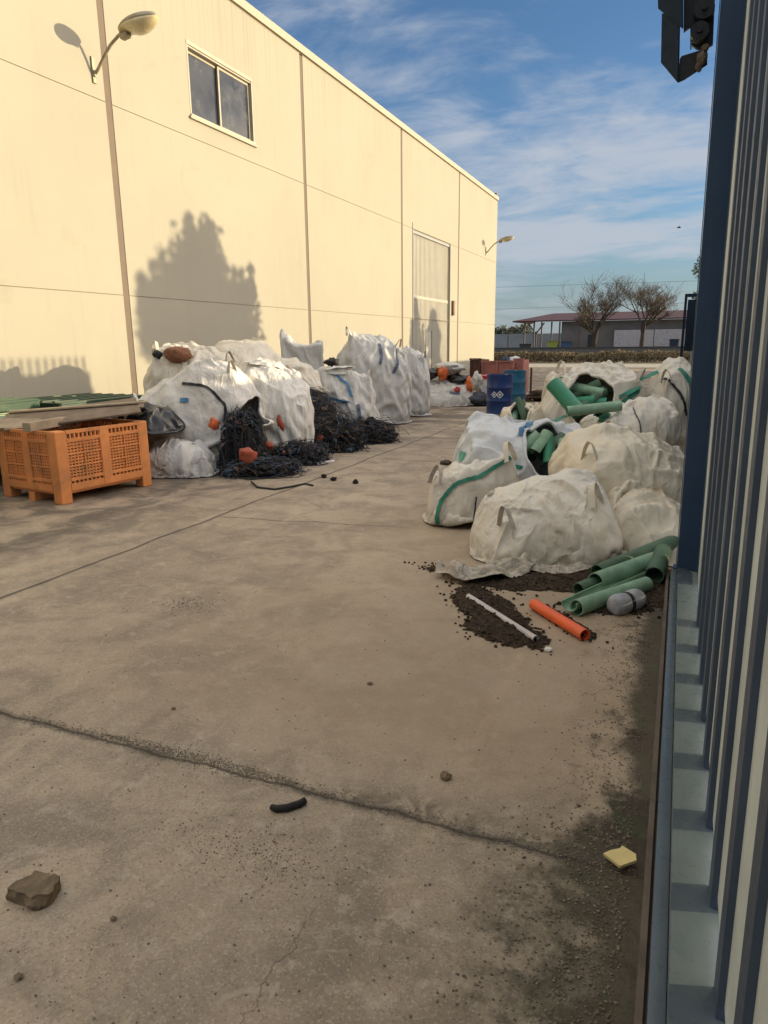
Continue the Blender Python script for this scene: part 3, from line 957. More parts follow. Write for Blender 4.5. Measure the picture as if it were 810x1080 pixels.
q = MB(); q.span((.001, y0 - .1, .02), (.02, y0 - .03, zt + .22)); q.build('door_post', M_frame_grey, wh)
p = atx(477, 325, WX)
q = MB(); q.box((.05, p.y, p.z), (.1, .22, .62), bevel=.01); q.build('electric_box', simple('brown_box', (.2, .12, .08), .6), wh)

# ------------------------------------------------------------------ wall lamps
M_lampmetal = simple('weathered_lamp_metal', (.30, .27, .19), .5, .25, 9, metal=.3)
M_lampglass = simple('yellowed_lamp_bowl', (.55, .47, .28), .25, .15, 6, spec=.6)
def wall_lamp(y, z, label):
    L = thing('wall_lamp', label, 'lamp', (WX, y, z), 0, 'street lamps fixed to the warehouse wall')
    q = MB(); q.box((.016, 0, 0), (.03, .07, .40), bevel=.008); q.box((.045, 0, -.06), (.03, .05, .09)); q.build('bracket', M_lampmetal, L)
    pts = [(.03, 0, -.07), (.12, 0, .0), (.26, .0, .16), (.42, 0, .31), (.60, 0, .42), (.72, 0, .46)]
    MB().tube(pts, .026, 10).build('arm', M_lampmetal, L, smooth=True)
    # cobra head: shell + bowl, pointing away from the wall and slightly up
    def shell(top):
        mb = MB(); rings = []
        n = 12
        for i in range(n + 1):
            s = i / n
            xx = .66 + .74 * s
            wdt = .055 + .17 * math.sin(PI * min(1, s * 1.02) ** .8) ** .75 if 0 < s < 1 else .05
            zc = .445 + .13 * s
            hh = (.10 * math.sin(PI * s) ** .6 + .035) if top else (.115 * math.sin(PI * max(0, (s - .22) / .78)) ** .55 + .012)
            ring = []
            for k in range(11):
                a = PI * k / 10
                ring.append(mb.bm.verts.new((xx, wdt * math.cos(a), zc + (hh if top else -hh) * math.sin(a))))
            rings.append(ring)
        for a, b in zip(rings, rings[1:]):
            for k in range(10): mb.bm.faces.new((a[k], a[k + 1], b[k + 1], b[k]))
            mb.bm.faces.new((a[10], a[0], b[0], b[10]))
        mb.bm.faces.new(rings[0]); mb.bm.faces.new(rings[-1][::-1])
        return mb
    head = shell(True).build('lamp_head', M_lampmetal, L, smooth=True)
    b = shell(False).build('lamp_bowl', M_lampglass, L, smooth=True); b.location.z = -.002
    MB().box((.74, 0, .40), (.16, .12, .09), Matrix.Rotation(R_(-10), 4, 'Y'), bevel=.02).build('gear_box', M_lampmetal, L)
wall_lamp(10.40, 6.10, 'street lamp on a bracket beside the brown joint, nearest the window')
wall_lamp(36.65, 6.02, 'small distant street lamp on a bracket at the far corner of the warehouse')
# ------------------------------------------------------------------ blue sliding gate right beside the camera
def paint(name, col, rough=.45, chips=True, rust=.5):
    t = NT(name); v = t.coord('Object')
    n = t.noise(v, 3, 5, .6); n2 = t.noise(v, 22, 6, .7)
    c = t.ramp(n, [(.3, tuple(x * .85 for x in col)), (.7, tuple(min(1, x * 1.12) for x in col))])
    st = t.noise(t.coord('Object', (6, 6, .5)), 3.0, 5, .65)
    c = t.mix(t.smooth(st, .52, .75, 0, .35), c, tuple(x * .7 + .03 for x in col))
    if chips:
        c = t.mix(t.smooth(n2, .70, .73), c, (.10, .06, .035))
        c = t.mix(t.smooth(t.noise(v, 5.3, 8, .75), .66, .76, 0, rust), c, (.16, .09, .045))
    return t.out(c, t.smooth(n2, .3, .7, rough - .08, rough + .12), t.bump(t.noise(v, 60, 3), .06, .004), 0, .5)
M_blue = paint('dark_blue_gate_paint', (.024, .056, .108), .45, rust=.15)
M_upr = paint('dark_slate_upright_paint', (.050, .070, .105), .5, rust=.3)
M_bdark = paint('dull_dark_blue_bracket_paint', (.012, .024, .042), .75, rust=.3)
M_bdark.node_tree.nodes['Principled BSDF'].inputs['Specular IOR Level'].default_value = .15
M_blue_dusty = paint('dusty_blue_rail_paint', (.075, .098, .110), .30, rust=.25)
M_panel = paint('pale_green_grey_sheet', (.52, .575, .555), .5, rust=.35)
M_black = simple('greasy_black_steel', (.012, .012, .012), .5, .3, 8)
M_rust = simple('rusty_track_steel', (.12, .092, .066), .8, .35, 9, dirt=(.07, .05, .035))

G = thing('sliding_gate', 'tall dark blue steel gate with pale vertical sheet strips along the right edge', 'gate', (0, 0, 0))
RT = .105   # top of the bottom rail
q = MB(); q.prism([(.088, -2.2, .03), (.26, -2.2, .03), (.26, -2.2, RT - .018), (.206, -2.2, RT - .011), (.091, -2.2, RT + .010), (.088, -2.2, RT + .006)], (0, 7.13, 0)); q.build('bottom_rail', M_blue_dusty, G)
q = MB(); q.span((.046, -2.2, .0125), (.0875, 4.93, .103), bevel=.007); q.build('rail_lip', M_blue_dusty, G, angle=40)
q = MB(); q.span((.020, -2.2, .0), (.038, 4.99, .055)); q.span((.0385, -2.2, .0), (.25, 4.99, .012)); q.build('ground_track', M_rust, G)
PX = .206
period = .3485
ys = []
y = 1.476 + .045
while y > -2: y -= period
while y < 4.25:
    ys.append(y); y += period
H_G = 4.25
for yy in ys:
    q = MB(); q.span((PX - .016, yy - .044, RT - .010), (PX + .028, yy + .044, H_G), bevel=.002); q.build('upright', M_upr, G)
SL = .029
edges = [(-2.2, ys[0] - .0445)] + [(a + .0445, b - .0445) for a, b in zip(ys, ys[1:])] + [(ys[-1] + .0445, 4.66)]
for a, b in edges:
    q = MB(); q.span((PX, a, RT + SL), (PX + .004, b, H_G)); q.build('sheet_strip', M_panel, G)
q = MB(); q.span((PX - .012, -2.2, H_G + .001), (PX + .06, 4.93, H_G + .09)); q.build('top_rail', M_blue, G)
q = MB(); q.prism([(.083, 4.93, RT + .001), (.225, 4.93, RT + .001), (.225, 5.03, RT + .001), (.083, 5.03, RT + .001)], (0, 0, 4.3)); 
q.span((.06, 4.935, 0.0125), (.25, 5.03, RT))
q.build('end_post', M_blue, G)
q = MB(); q.prism([(.0765, 5.0305, RT + .001), (.0815, 5.0305, RT + .001), (.0815, 5.05, RT + .001), (.0765, 5.05, RT + .001)], (0, 0, 4.3)); q.build('post_lip', paint('pale_blue_edge', (.10, .13, .16), .4), G)
q = MB(); q.span((PX - .0, 4.661, RT + .005), (PX + .05, 4.929, H_G)); q.build('end_plate', M_blue, G)
G.rotation_euler = (0, -.0100, 0)
# guide bracket with rollers hanging at the head of the post
B = thing('gate_guide_bracket', 'dark hanging steel guide bracket with greasy rollers at the top of the gate post', 'bracket', (0, 5.0, 0))
BO = Vector((0, 5.0, 0))
def poly(pts, d=(0, .008, 0)):
    q = MB(); q.prism([at(x, y, Y) - BO for x, y, Y in pts], d); return q
poly([(716, 19, 4.93), (714.5, 87, 4.93), (697, 66, 5.06), (698, 14, 5.06)], (.008, .004, 0)).build('side_plate', M_bdark, B)
poly([(719, -70, 4.90), (719.5, 30, 4.90), (694, 9, 5.04), (692, -70, 5.04)], (.006, .004, 0)).build('cover_plate', M_bdark, B)
poly([(717, 62, 4.95), (715, 87, 4.95), (722, 84, 4.95), (746, 68, 4.95), (746, 52, 4.95), (735, 54, 4.95), (719, 59, 4.95)]).build('lower_arm', M_black, B)
poly([(721, -70, 4.98), (721, 33, 4.98), (729, 27, 4.98), (729.5, 47, 4.98), (735, 51, 4.98), (742, 52, 4.98), (752, 46, 4.98), (757, -70, 4.98)], (0, .03, 0)).build('back_plate', M_black, B)
poly([(728, 27, 4.96), (728, 52, 4.96), (729.3, 52, 4.96), (729.3, 27, 4.96)]).build('pin', M_black, B)
for (x, y, r) in ((738, 32, .05), (743, 8, .055)):
    c = at(x, y, 4.9) - BO
    q = MB(); q.tube([c, c + Vector((0, .11, 0))], r, 14); q.tube([c + Vector((0, -.02, 0)), c + Vector((0, .13, 0))], .016, 8); q.build('roller', M_black, B, angle=35)
c = at(740, 62, 4.93) - BO
q = MB(); q.lump(c, (.028, .03, .045), 3, .4); q.lump(at(737, 70, 4.93) - BO, (.02, .02, .03), 5, .35); q.lump(at(744, 50, 4.93) - BO, (.02, .02, .022), 6, .35); q.build('rusty_bolt', M_rust, B)

# fence that carries on behind the gate post (its shadow lies over the whole yard)
M_fence = simple('blue_grey_fence_sheet', (.10, .13, .16), .6, .1, 3)
F = thing('boundary_fence', 'sheet metal boundary fence continuing beyond the blue gate post', 'fence', (.42, 5.3, 0))
segs = [(0, 3.2, 2.35), (3.2, 6.9, 2.0), (6.9, 9.2, 2.72), (9.2, 15, 2.2), (15, 22, 2.4), (22, 36.5, 2.3)]
for a, b, h in segs:
    MB().span((0, a + .03, .05), (.03, b - .03, h)).build('panel', M_fence, F)
    MB().span((.031, a - .03, 0), (.08, a + .03, h + .25)).build('post', M_blue, F)
for k in range(14): MB().span((.0, 6.95 + k * .16, 2.722), (.03, 6.95 + k * .16 + .05, 2.98)).build('picket', M_fence, F)
P2 = thing('yard_gate', 'dark steel gate standing far behind the blue gate post', 'gate', (0.0, 25, 0))
q = MB(); q.span((-.05, 0, 0), (.03, .10, 3.0)); q.span((.0305, 0, 2.9), (1.2, .10, 3.0)); q.span((.05, .02, 1.25), (1.2, .07, 2.82)); q.build('frame', M_bdark, P2)
# ------------------------------------------------------------------ sacks
def mat_sack(name, col, dirt, amt=.5, seed=0, rough=.5):
    t = NT(name); v = t.coord('Object', loc=(seed * 3.1, seed * 1.7, seed))
    n = t.noise(v, 1.6, 5, .6); n2 = t.noise(v, 3.4, 7, .68, .5); n3 = t.noise(v, 14, 5, .65)
    c = t.ramp(n, [(.3, tuple(x * .90 for x in col)), (.7, col)])
    c = t.mix(t.math('MULTIPLY', t.smooth(n2, .48, .74), amt), c, dirt)
    Z = t.sep(t.coord('Object'))[2]
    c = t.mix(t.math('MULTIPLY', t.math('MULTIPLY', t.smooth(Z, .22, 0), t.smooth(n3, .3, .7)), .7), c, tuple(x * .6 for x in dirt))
    c = t.mix(t.math('MULTIPLY', t.smooth(n3, .66, .73), .45), c, tuple(x * .35 for x in dirt))
    # crumpled weave: creases from warped cell borders at two sizes
    wv = t.node('ShaderNodeVectorMath', operation='ADD')
    nn = t.node('ShaderNodeTexNoise'); nn.inputs['Scale'].default_value = 2.6; nn.inputs['Detail'].default_value = 3; t.link(v, nn.inputs['Vector'])
    sc = t.node('ShaderNodeVectorMath', operation='SCALE'); sc.inputs[3].default_value = .22
    t.link(nn.outputs['Color'], sc.inputs[0]); t.link(v, wv.inputs[0]); t.link(sc.outputs[0], wv.inputs[1])
    w = wv.outputs[0]
    tk = t.node('ShaderNodeMapping'); tk.inputs['Scale'].default_value = (1.0, 1.0, .16); tk.inputs['Rotation'].default_value = (R_(18 + 9 * seed), R_(12 * seed), 0); t.link(w, tk.inputs[0])
    tk2 = t.node('ShaderNodeMapping'); tk2.inputs['Scale'].default_value = (1.0, .18, 1.0); tk2.inputs['Rotation'].default_value = (R_(-25), R_(30 - 14 * seed), R_(40)); t.link(w, tk2.inputs[0])
    def ridge(vec, sc, d=3): return t.math('MAXIMUM', t.math('SUBTRACT', 1.0, t.math('MULTIPLY', t.math('ABSOLUTE', t.math('SUBTRACT', t.noise(vec, sc, d, .5, .3), .5)), 7.0)), 0.0)
    ma = t.smooth(t.noise(v, 1.7, 2), .42, .58)
    h = t.math('ADD', t.math('MULTIPLY', t.math('MULTIPLY', ridge(tk.outputs[0], 9), ma), .9), t.math('ADD', t.math('MULTIPLY', ridge(tk2.outputs[0], 6), .45), t.math('MULTIPLY', t.noise(w, 12, 3, .55), .22)))
    b = t.bump(h, .60, .014)
    wvn = t.node('ShaderNodeTexWave'); wvn.inputs['Scale'].default_value = 60; wvn.inputs['Distortion'].default_value = 1.5; t.link(v, wvn.inputs['Vector'])
    b = t.bump(wvn.outputs['Fac'], .06, .003, b)
    m = t.out(c, t.smooth(n3, .3, .7, rough - .08, rough + .12), b, 0, .35)
    return m
M_s1 = mat_sack('white_woven_sack', (.62, .60, .555), (.46, .40, .31), .35, 1)
M_s2 = mat_sack('cream_woven_sack', (.63, .585, .49), (.46, .37, .25), .45, 2)
M_s3 = mat_sack('grey_white_woven_sack', (.53, .525, .50), (.38, .35, .30), .45, 3)
M_s4 = mat_sack('soiled_cream_sack', (.68, .60, .45), (.44, .33, .19), .60, 4)
M_s5 = mat_sack('bluish_plastic_sheet', (.585, .60, .60), (.45, .45, .42), .30, 5, .32)
M_s6 = mat_sack('earth_stained_sack', (.68, .63, .53), (.38, .30, .20), .55, 6)
M_strap_g = simple('green_webbing', (.025, .19, .125), .6, .25, 12)
M_strap_b = simple('blue_webbing', (.06, .17, .30), .6, .25, 12)
M_strap_n = simple('grey_blue_webbing', (.10, .12, .17), .6, .25, 12)
M_strap_k = simple('black_webbing', (.012, .012, .014), .6, .25, 12)
M_strap_w = simple('dirty_cotton_webbing', (.42, .38, .33), .7, .25, 12)

HITS = []
def hit(px, py, default_Y=8.0, push=0.0):
    """first sack surface seen along a measured direction"""
    d = _ray(px, py).normalized(); best = None
    for mw, inv, bv in HITS:
        h_ = bv.ray_cast(inv @ CAM, (inv.to_3x3() @ d).normalized())
        if h_[0] is not None:
            w = mw @ h_[0]; L = (w - CAM).length
            if best is None or L < best[0]: best = (L, w)
    return (best[1] if best else at(px, py, default_Y)) + d * push

def loop(V, corner, wdt, mat, parent, hgt=.16, seed=0):
    """lifting loop sewn to a top corner, flopping over"""
    c = Vector(V[np.argmax(V[:, 2] * 1.0 + V[:, 0] * corner[0] * .8 + V[:, 1] * corner[1] * .8)]); rng = random.Random(seed)
    sd = Vector((corner[1], -corner[0], 0)).normalized(); out = Vector((corner[0], corner[1], 0)).normalized()
    a = c + sd * .07 - Vector((0, 0, .05)); b = c - sd * .07 - Vector((0, 0, .05)); fl = rng.uniform(-.06, .10)
    pts = [a.lerp(b, k / 10) + Vector((0, 0, hgt * math.sin(PI * k / 10) ** .8)) + out * fl * math.sin(PI * k / 10) for k in range(11)]
    q = MB(); rows = []
    for i, p in enumerate(pts):
        n = out * wdt / 2 + Vector((0, 0, .01)); t_ = Vector((0, 0, .005)) if 2 < i < 8 else sd * .005
        rows.append([q.bm.verts.new(x) for x in (p - n, p + n, p + n + t_, p - n + t_)])
    for x, y in zip(rows, rows[1:]):
        for k in range(4): q.bm.faces.new((x[k], x[(k + 1) % 4], y[(k + 1) % 4], y[k]))
    q.build('lifting_loop', mat, parent)

def collar(V, mat, parent, r=.26, h=.16, seed=0, off=(0, 0)):
    """loose gathered filling skirt lying crumpled on the top"""
    top = V[V[:, 2] > np.percentile(V[:, 2], 93)].mean(0); mb = MB(); rings = []
    for j in range(7):
        f = j / 6; ring = []
        for k in range(56):
            a = 2 * PI * k / 56
            pl = .22 * math.sin(a * 9 + seed) + .5 * mnoise.noise(Vector((math.cos(a) * 2.2, math.sin(a) * 2.2, seed + f * 1.2)))
            rr = r * (1.15 - .75 * f + pl * (.25 + .5 * f)) if f < .55 else r * (.74 + (f - .55) * 1.1 + pl * .6)
            zz = -.06 + h * min(1, f * 1.7) - (h * .55 * max(0, f - .55) / .45) * (1 + .8 * math.sin(a + seed))
            ring.append(mb.bm.verts.new((top[0] + off[0] + rr * math.cos(a), top[1] + off[1] + rr * math.sin(a) * .8, top[2] - .02 + zz + .03 * mnoise.noise(Vector((a * 3, f * 5, seed))))))
        rings.append(ring)
    for A, B in zip(rings, rings[1:]):
        for k in range(56): mb.bm.faces.new((A[k], A[(k + 1) % 56], B[(k + 1) % 56], B[k]))
    o = mb.build('filling_skirt', mat, parent, smooth=True); add_thick(o, .005); add_sub(o, 1)

def sack(name, label, loc, spec, seed, mat, rz=SCR, straps=(), group=None, cat='sack', bag=None, tilt=None, loops=(), skirt=None, **kw):
    kw.setdefault('n', 19); kw.setdefault('excess', (.15, .15, .17)); kw.setdefault('lumpy', .04)
    kw.setdefault('bend', .22); kw.setdefault('grav', .0004); kw.setdefault('it1', 150); kw.setdefault('it2', 80)
    if 'neck' in spec: V, F = sack_mesh(spec, seed, **kw)
    else:
        sz = spec['size']; bk = dict(fill=1.0, rho=.0004, grav=.0003, slack=.10, wbend=.24, skew=.10, crease=.046)
        bk.update(bag or {})
        V, F = bag_mesh([q * .9 for q in sz], seed, n=16 if max(sz) < 1.0 else 19, lean=[q * .9 for q in spec.get('lean', (0, 0))], opening=kw.get('opening'), **bk)
        lo, hi = V.min(0), V.max(0); c0 = (lo + hi) / 2; ls = (np.abs(spec.get('lean', (0, 0))) if 'lean' in spec else np.zeros(2))
        tgt = np.array([sz[0] + ls[0] * .5, sz[1] + ls[1] * .5, sz[2]])
        V = V - [c0[0], c0[1], lo[2]]
        hz_ = np.clip(V[:, 2] / (hi[2] - lo[2]), 0, 1); tp = spec.get('taper', .12)
        V[:, 0] *= 1 - tp * hz_ ** 1.6; V[:, 1] *= 1 - tp * hz_ ** 1.6
        if tilt:
            V = V @ np.array((Matrix.Rotation(R_(tilt[0]), 3, 'X') @ Matrix.Rotation(R_(tilt[1]), 3, 'Y')).transposed())
            zl = np.percentile(V[:, 2], 14); V[:, 2] -= zl; b_ = V[:, 2] < .05
            V[b_, 2] = .05 + (V[b_, 2] - .05) * .12; V[:, 2] -= V[:, 2].min()
        lo, hi = V.min(0), V.max(0); c0 = (lo + hi) / 2
        V = (V - [c0[0], c0[1], lo[2]]) * (tgt / (hi - lo)) + [spec.get('lean', (0, 0))[0] * .25, spec.get('lean', (0, 0))[1] * .25, .003]
    mw = Matrix.Translation(Vector(loc)) @ Matrix.Rotation(rz, 4, 'Z')
    HITS.append((mw, mw.inverted(), BVHTree.FromPolygons([Vector(v) for v in V], [tuple(int(i) for i in f) for f in F])))
    if not straps:
        o = from_np(name, V, F, mat, None, loc); o.rotation_euler = (0, 0, rz); tag(o, label, cat, group); body = o
    else:
        root = thing(name, label, cat, loc, rz, group)
        body = from_np('sack_body', V, F, mat, root)
        bvh = BVHTree.FromPolygons([Vector(v) for v in V], [tuple(int(i) for i in f) for f in F])
        ctr = V.mean(0)
        for m, wd, dirs in straps:
            strap(bvh, ctr, dirs, wd, 'strap', m, root, off=.012)
        o = root
    for k_, cr_ in enumerate(loops): loop(V, cr_, .05, M_strap_w if k_ % 2 else mat, o, seed=seed + k_)
    if skirt: collar(V, mat, o, seed=seed, **skirt)
    if kw.get('opening'):
        add_thick(body, .007); rolled_rim(V, F, seed, mat, o)
    add_sub(body, 1)
    return o, V
GL, GR = 'bulk sacks heaped along the warehouse', 'bulk sacks heaped along the fence'
# --- left heap
sack('bulk_sack', 'limp white sack squeezed between the orange crate and the leaning bag', (-5.80, 7.30, 0), dict(size=(1.05, .85, .50), p=3.2, taper=.25, belly=.15), 11, M_s3, bag=dict(fill=.7, skew=.18, slack=.14), group=GL)
sack('bulk_sack', 'large white sack leaning left beside the orange crate with net spilling out', (-5.80, 7.95, 0), dict(size=(1.66, 1.1, 1.46), p=3.6, lean=(-.42, .12), taper=.22, belly=.10), 12, M_s1, tilt=(-8, -22), loops=((-1, -1), (1, -.6)), bag=dict(skew=.14, slack=.07, wbend=.4, fill=1.1, crease=.045), group=GL,
     straps=[(M_strap_k, .035, [(-.1, -.5, .85), (.35, -.55, .7), (.55, -.5, .35), (.62, -.6, .1)]), (M_strap_b, .06, [(-.15, -.75, .62), (.05, -.75, .60)])],
     opening=[((.95, -.62, -.45), .40)], excess=(.17, .17, .2))
sack('bulk_sack', 'cream topped sack with a dark hole in it behind the leaning white one', (-7.0, 9.15, 0), dict(size=(1.75, 1.1, 1.68), p=3.2, taper=.2, lean=(.05, 0)), 13, M_s2, tilt=(6, 8), loops=((-1, -1), (1, -1)), bag=dict(skew=.16, slack=.12), group=GL)
sack('bulk_sack', 'bulging pleated white sack in the middle of the left heap with an open torn flank', (-5.52, 8.95, 0), dict(size=(1.25, 1.15, 1.42), p=2.8, taper=.12, belly=.16, lean=(.12, 0)), 14, M_s1, tilt=(10, 14), skirt=dict(r=.24, h=.13), bag=dict(rnd=1.25, fill=1.2, slack=.13, wbend=.14, skew=.14), group=GL,
     straps=[(M_strap_w, .03, [(-.6, -.35, .8), (-.62, -.6, .45), (-.6, -.7, .2)])],
     opening=[((.85, -.75, -.45), .36)], excess=(.22, .2, .12))
sack('bulk_sack', 'yellowish sack with a gathered neck on top of the left heap', (-6.75, 10.3, 0), dict(size=(1.42, 1.2, 1.72), p=2.8, taper=.1, neck=((.75, -.55, .42), .80, .42, .75)), 15, M_s2, group=GL, excess=(.15, .12, .12))
sack('bulk_sack', 'white sack with two stiff pointed corners and a blue loop near the wall', (-7.15, 13.0, 0), dict(size=(1.25, 1.0, 1.92), p=4.5), 16, M_s3, bag=dict(fill=.55, skew=.10, slack=.10, ears=.34, rnd=.35), group=GL, 
     straps=[(M_strap_b, .05, [(.15, -.75, .70), (.45, -.7, .72), (.58, -.75, .45), (.50, -.8, .25)])])
sack('bulk_sack', 'rolled cream sack with a tied pleated end lying over the black tangle', (-6.15, 10.75, .80), dict(size=(1.0, .75, .62), p=2.6, neck=((.9, -.45, -.25), .72, .40, .85), lean=(-.2, 0)), 17, M_s2, group=GL, rz=SCR - .1, grav=.0002)
sack('bulk_sack', 'half shaded white sack with silvery folds and blue tapes', (-5.50, 11.45, 0), dict(size=(1.35, 1.05, 1.28), p=3.0, taper=.2, lean=(-.15, 0)), 18, M_s1, tilt=(-10, 12), skirt=dict(r=.28, h=.15), loops=((1, -1),), bag=dict(slack=.14, wbend=.16, skew=.16, fill=.85), group=GL,
     straps=[(M_strap_b, .05, [(-.2, -.35, .9), (.15, -.55, .75), (.3, -.75, .45)]), (M_strap_n, .06, [(.45, -.75, .2), (.55, -.85, -.05), (.6, -.9, -.4)]), (M_strap_b, .045, [(-.5, -.75, .5), (-.1, -.8, .35), (.2, -.85, .3)])], excess=(.2, .2, .2))
sack('bulk_sack', 'biggest grey white sack of the left heap standing full with sideways creases', (-5.9, 13.5, 0), dict(size=(1.72, 1.3, 1.84), p=3.0, taper=.18, belly=.12, lean=(.1, 0)), 19, M_s3, tilt=(-4, 9), loops=((-1, -1), (1, -1)), bag=dict(rnd=1.25, fill=1.25, slack=.12, skew=.10, crease=.044), group=GL,
     straps=[(M_strap_n, .06, [(.15, -.35, .95), (.22, -.55, .75), (.2, -.7, .62)]), (M_strap_n, .06, [(.55, -.35, .85), (.62, -.55, .6), (.6, -.7, .45)])], excess=(.09, .09, .30), grav=.0012)
sack('bulk_sack', 'upright grey sack at the far end of the left heap', (-5.66, 15.2, 0), dict(size=(1.1, 1.0, 1.55), p=3.0, taper=.2, belly=.1, lean=(-.1, 0)), 20, M_s3, tilt=(0, 8), loops=((1, -1),), bag=dict(fill=1.2, slack=.12, skew=.12), group=GL, excess=(.09, .09, .26), grav=.0012)
sack('bulk_sack', 'slumped white sack beside the dark blue drum with rubbish piled on it', (-5.55, 17.9, 0), dict(size=(1.85, 1.2, .78), p=2.8, taper=.3, belly=.12), 21, M_s1, tilt=(8, -6), bag=dict(fill=.8, skew=.16, slack=.12), group=GL,
     straps=[(M_strap_n, .06, [(.05, -.9, .25), (.35, -.9, .15), (.5, -.85, .18)])])
# --- right heap
sack('bulk_sack', 'boxy dirty white sack with a green band at the front left of the right heap', (-1.66, 6.25, 0), dict(size=(.98, .9, .63), p=5.0, taper=.12, lean=(-.03, 0)), 31, M_s6, tilt=(-5, -5), loops=((1, -1), (-1, -1)), bag=dict(fill=1.0, skew=.08, slack=.10, rnd=.5), group=GR,
     straps=[(M_strap_g, .035, [(.5, -.45, .75), (-.05, -.75, .62), (-.45, -.75, .48), (-.66, -.72, .2), (-.72, -.72, -.3)]), (M_strap_k, .012, [(-.05, -.95, .3), (-.1, -1, -.1), (-.12, -1, -.4)])], excess=(.13, .13, .13))
sack('bulk_sack', 'plump closed white sack nearest the camera in front of the loose soil', (-.86, 5.30, 0), dict(size=(1.16, .86, .64), p=3.0, taper=.28, belly=.12, lean=(.02, .1)), 32, M_s6, tilt=(16, -10), loops=((1, -1), (-1, -.8)), bag=dict(rnd=1.25, fill=1.0, skew=.15, slack=.12, crease=.045), group=GR, n=21, excess=(.17, .17, .17))
R3, _ = sack('bulk_sack', 'open sack under a bluish plastic sheet with chopped green pipe inside', (-1.34, 7.10, 0), dict(size=(1.62, 1.15, .92), p=3.2, taper=.12), 33, M_s5, tilt=(10, 6), bag=dict(fill=.7, skew=.15, slack=.14), group=GR, n=20,
     straps=[(M_strap_b, .05, [(.1, .1, 1), (-.1, -.2, .95), (-.25, -.5, .75)]), (M_strap_g, .035, [(-.75, -.75, .35), (-.2, -.9, .28), (.4, -.9, .2), (.7, -.8, .25)])],
     opening=[((.22, -.55, .72), .46)])
sack('bulk_sack', 'broad smooth cream sack leaning toward the blue gate post', (-.35, 6.40, 0), dict(size=(1.25, 1.15, .92), p=2.8, taper=.32, belly=.10, lean=(-.12, .1)), 34, M_s4, tilt=(14, 12), loops=((-1, -1),), bag=dict(rnd=1.25, fill=1.2, skew=.14, slack=.08, crease=.044), group=GR, n=20, excess=(.13, .13, .15))
sack('bulk_sack', 'low cream sack wedged against the foot of the blue gate post', (-.13, 5.66, 0), dict(size=(.74, .80, .52), p=2.6, taper=.3, belly=.1, lean=(.1, .1)), 35, M_s4, tilt=(12, 14), bag=dict(rnd=1.25, fill=.9, skew=.15, slack=.10), group=GR, rz=.1)
R6, _ = sack('bulk_sack', 'tall open sack at the back of the right heap full of green pipe', (-1.02, 9.75, 0), dict(size=(1.75, 1.25, 1.36), p=3.0, taper=.30, belly=.1), 36, M_s2, tilt=(8, -8), loops=((-1, -.8), (1, -.8)), bag=dict(fill=.9, skew=.14, slack=.13), group=GR, n=20,
     straps=[(M_strap_g, .05, [(.75, -.45, .75), (.4, -.65, .55), (.0, -.85, .35), (-.4, -.85, .2)]), (M_strap_g, .05, [(-.62, -.55, .62), (-.4, -.7, .4), (-.15, -.85, .2)])],
     opening=[((-.12, -.85, .66), .42)])
sack('bulk_sack', 'tied cream sack with a round pipe filled mouth facing left', (-.52, 8.75, .30), dict(size=(1.22, .9, .68), p=2.5, taper=.1, belly=.1, lean=(0, 0)), 37, M_s6, tilt=(6, -10), bag=dict(rnd=1.25, fill=1.2, skew=.15, slack=.14), group=GR, n=16,
     straps=[(M_strap_g, .045, [(-.9, -.3, -.2), (-.4, -.85, -.35), (.2, -.95, -.45), (.5, -.8, -.5)]), (M_strap_k, .012, [(-.1, -.4, .9), (-.08, -.8, .45), (-.05, -.95, 0), (0, -.85, -.45)])],
     opening=[((-.75, -.75, .42), .50)])
sack('bulk_sack', 'rounded white sack banded in green at the back beside the gate post', (-.02, 9.9, 0), dict(size=(.85, 1.0, 1.40), p=2.8, taper=.3, belly=.1), 38, M_s2, tilt=(6, -8), loops=((-1, -1), (1, -1)), bag=dict(rnd=1.25, fill=1.25, skew=.14, slack=.10), group=GR,
     straps=[(M_strap_g, .05, [(-.1, -.3, 1), (.15, -.6, .75), (.25, -.9, .4), (.28, -.95, .1)]), (M_strap_k, .03, [(-.35, -.35, .9), (-.1, -.65, .7), (-.02, -.9, .4)])])
sack('bulk_sack', 'flattened cream sack with a green band under the tied one by the post', (-.20, 7.95, 0), dict(size=(1.05, .9, .64), p=2.8, taper=.2, belly=.1), 39, M_s6, tilt=(8, 10), bag=dict(fill=.9, skew=.15, slack=.10), group=GR,
     straps=[(M_strap_g, .045, [(-.3, -.85, .45), (.1, -.9, .42), (.5, -.8, .45)])])
sack('bulk_sack', 'small yellowish open sack at the left edge of the back row', (-1.78, 8.95, 0), dict(size=(.82, .8, .86), p=3.0, taper=.25, lean=(-.05, 0)), 40, M_s4, group=GR,
     opening=[((-.1, -.35, .9), .5)])

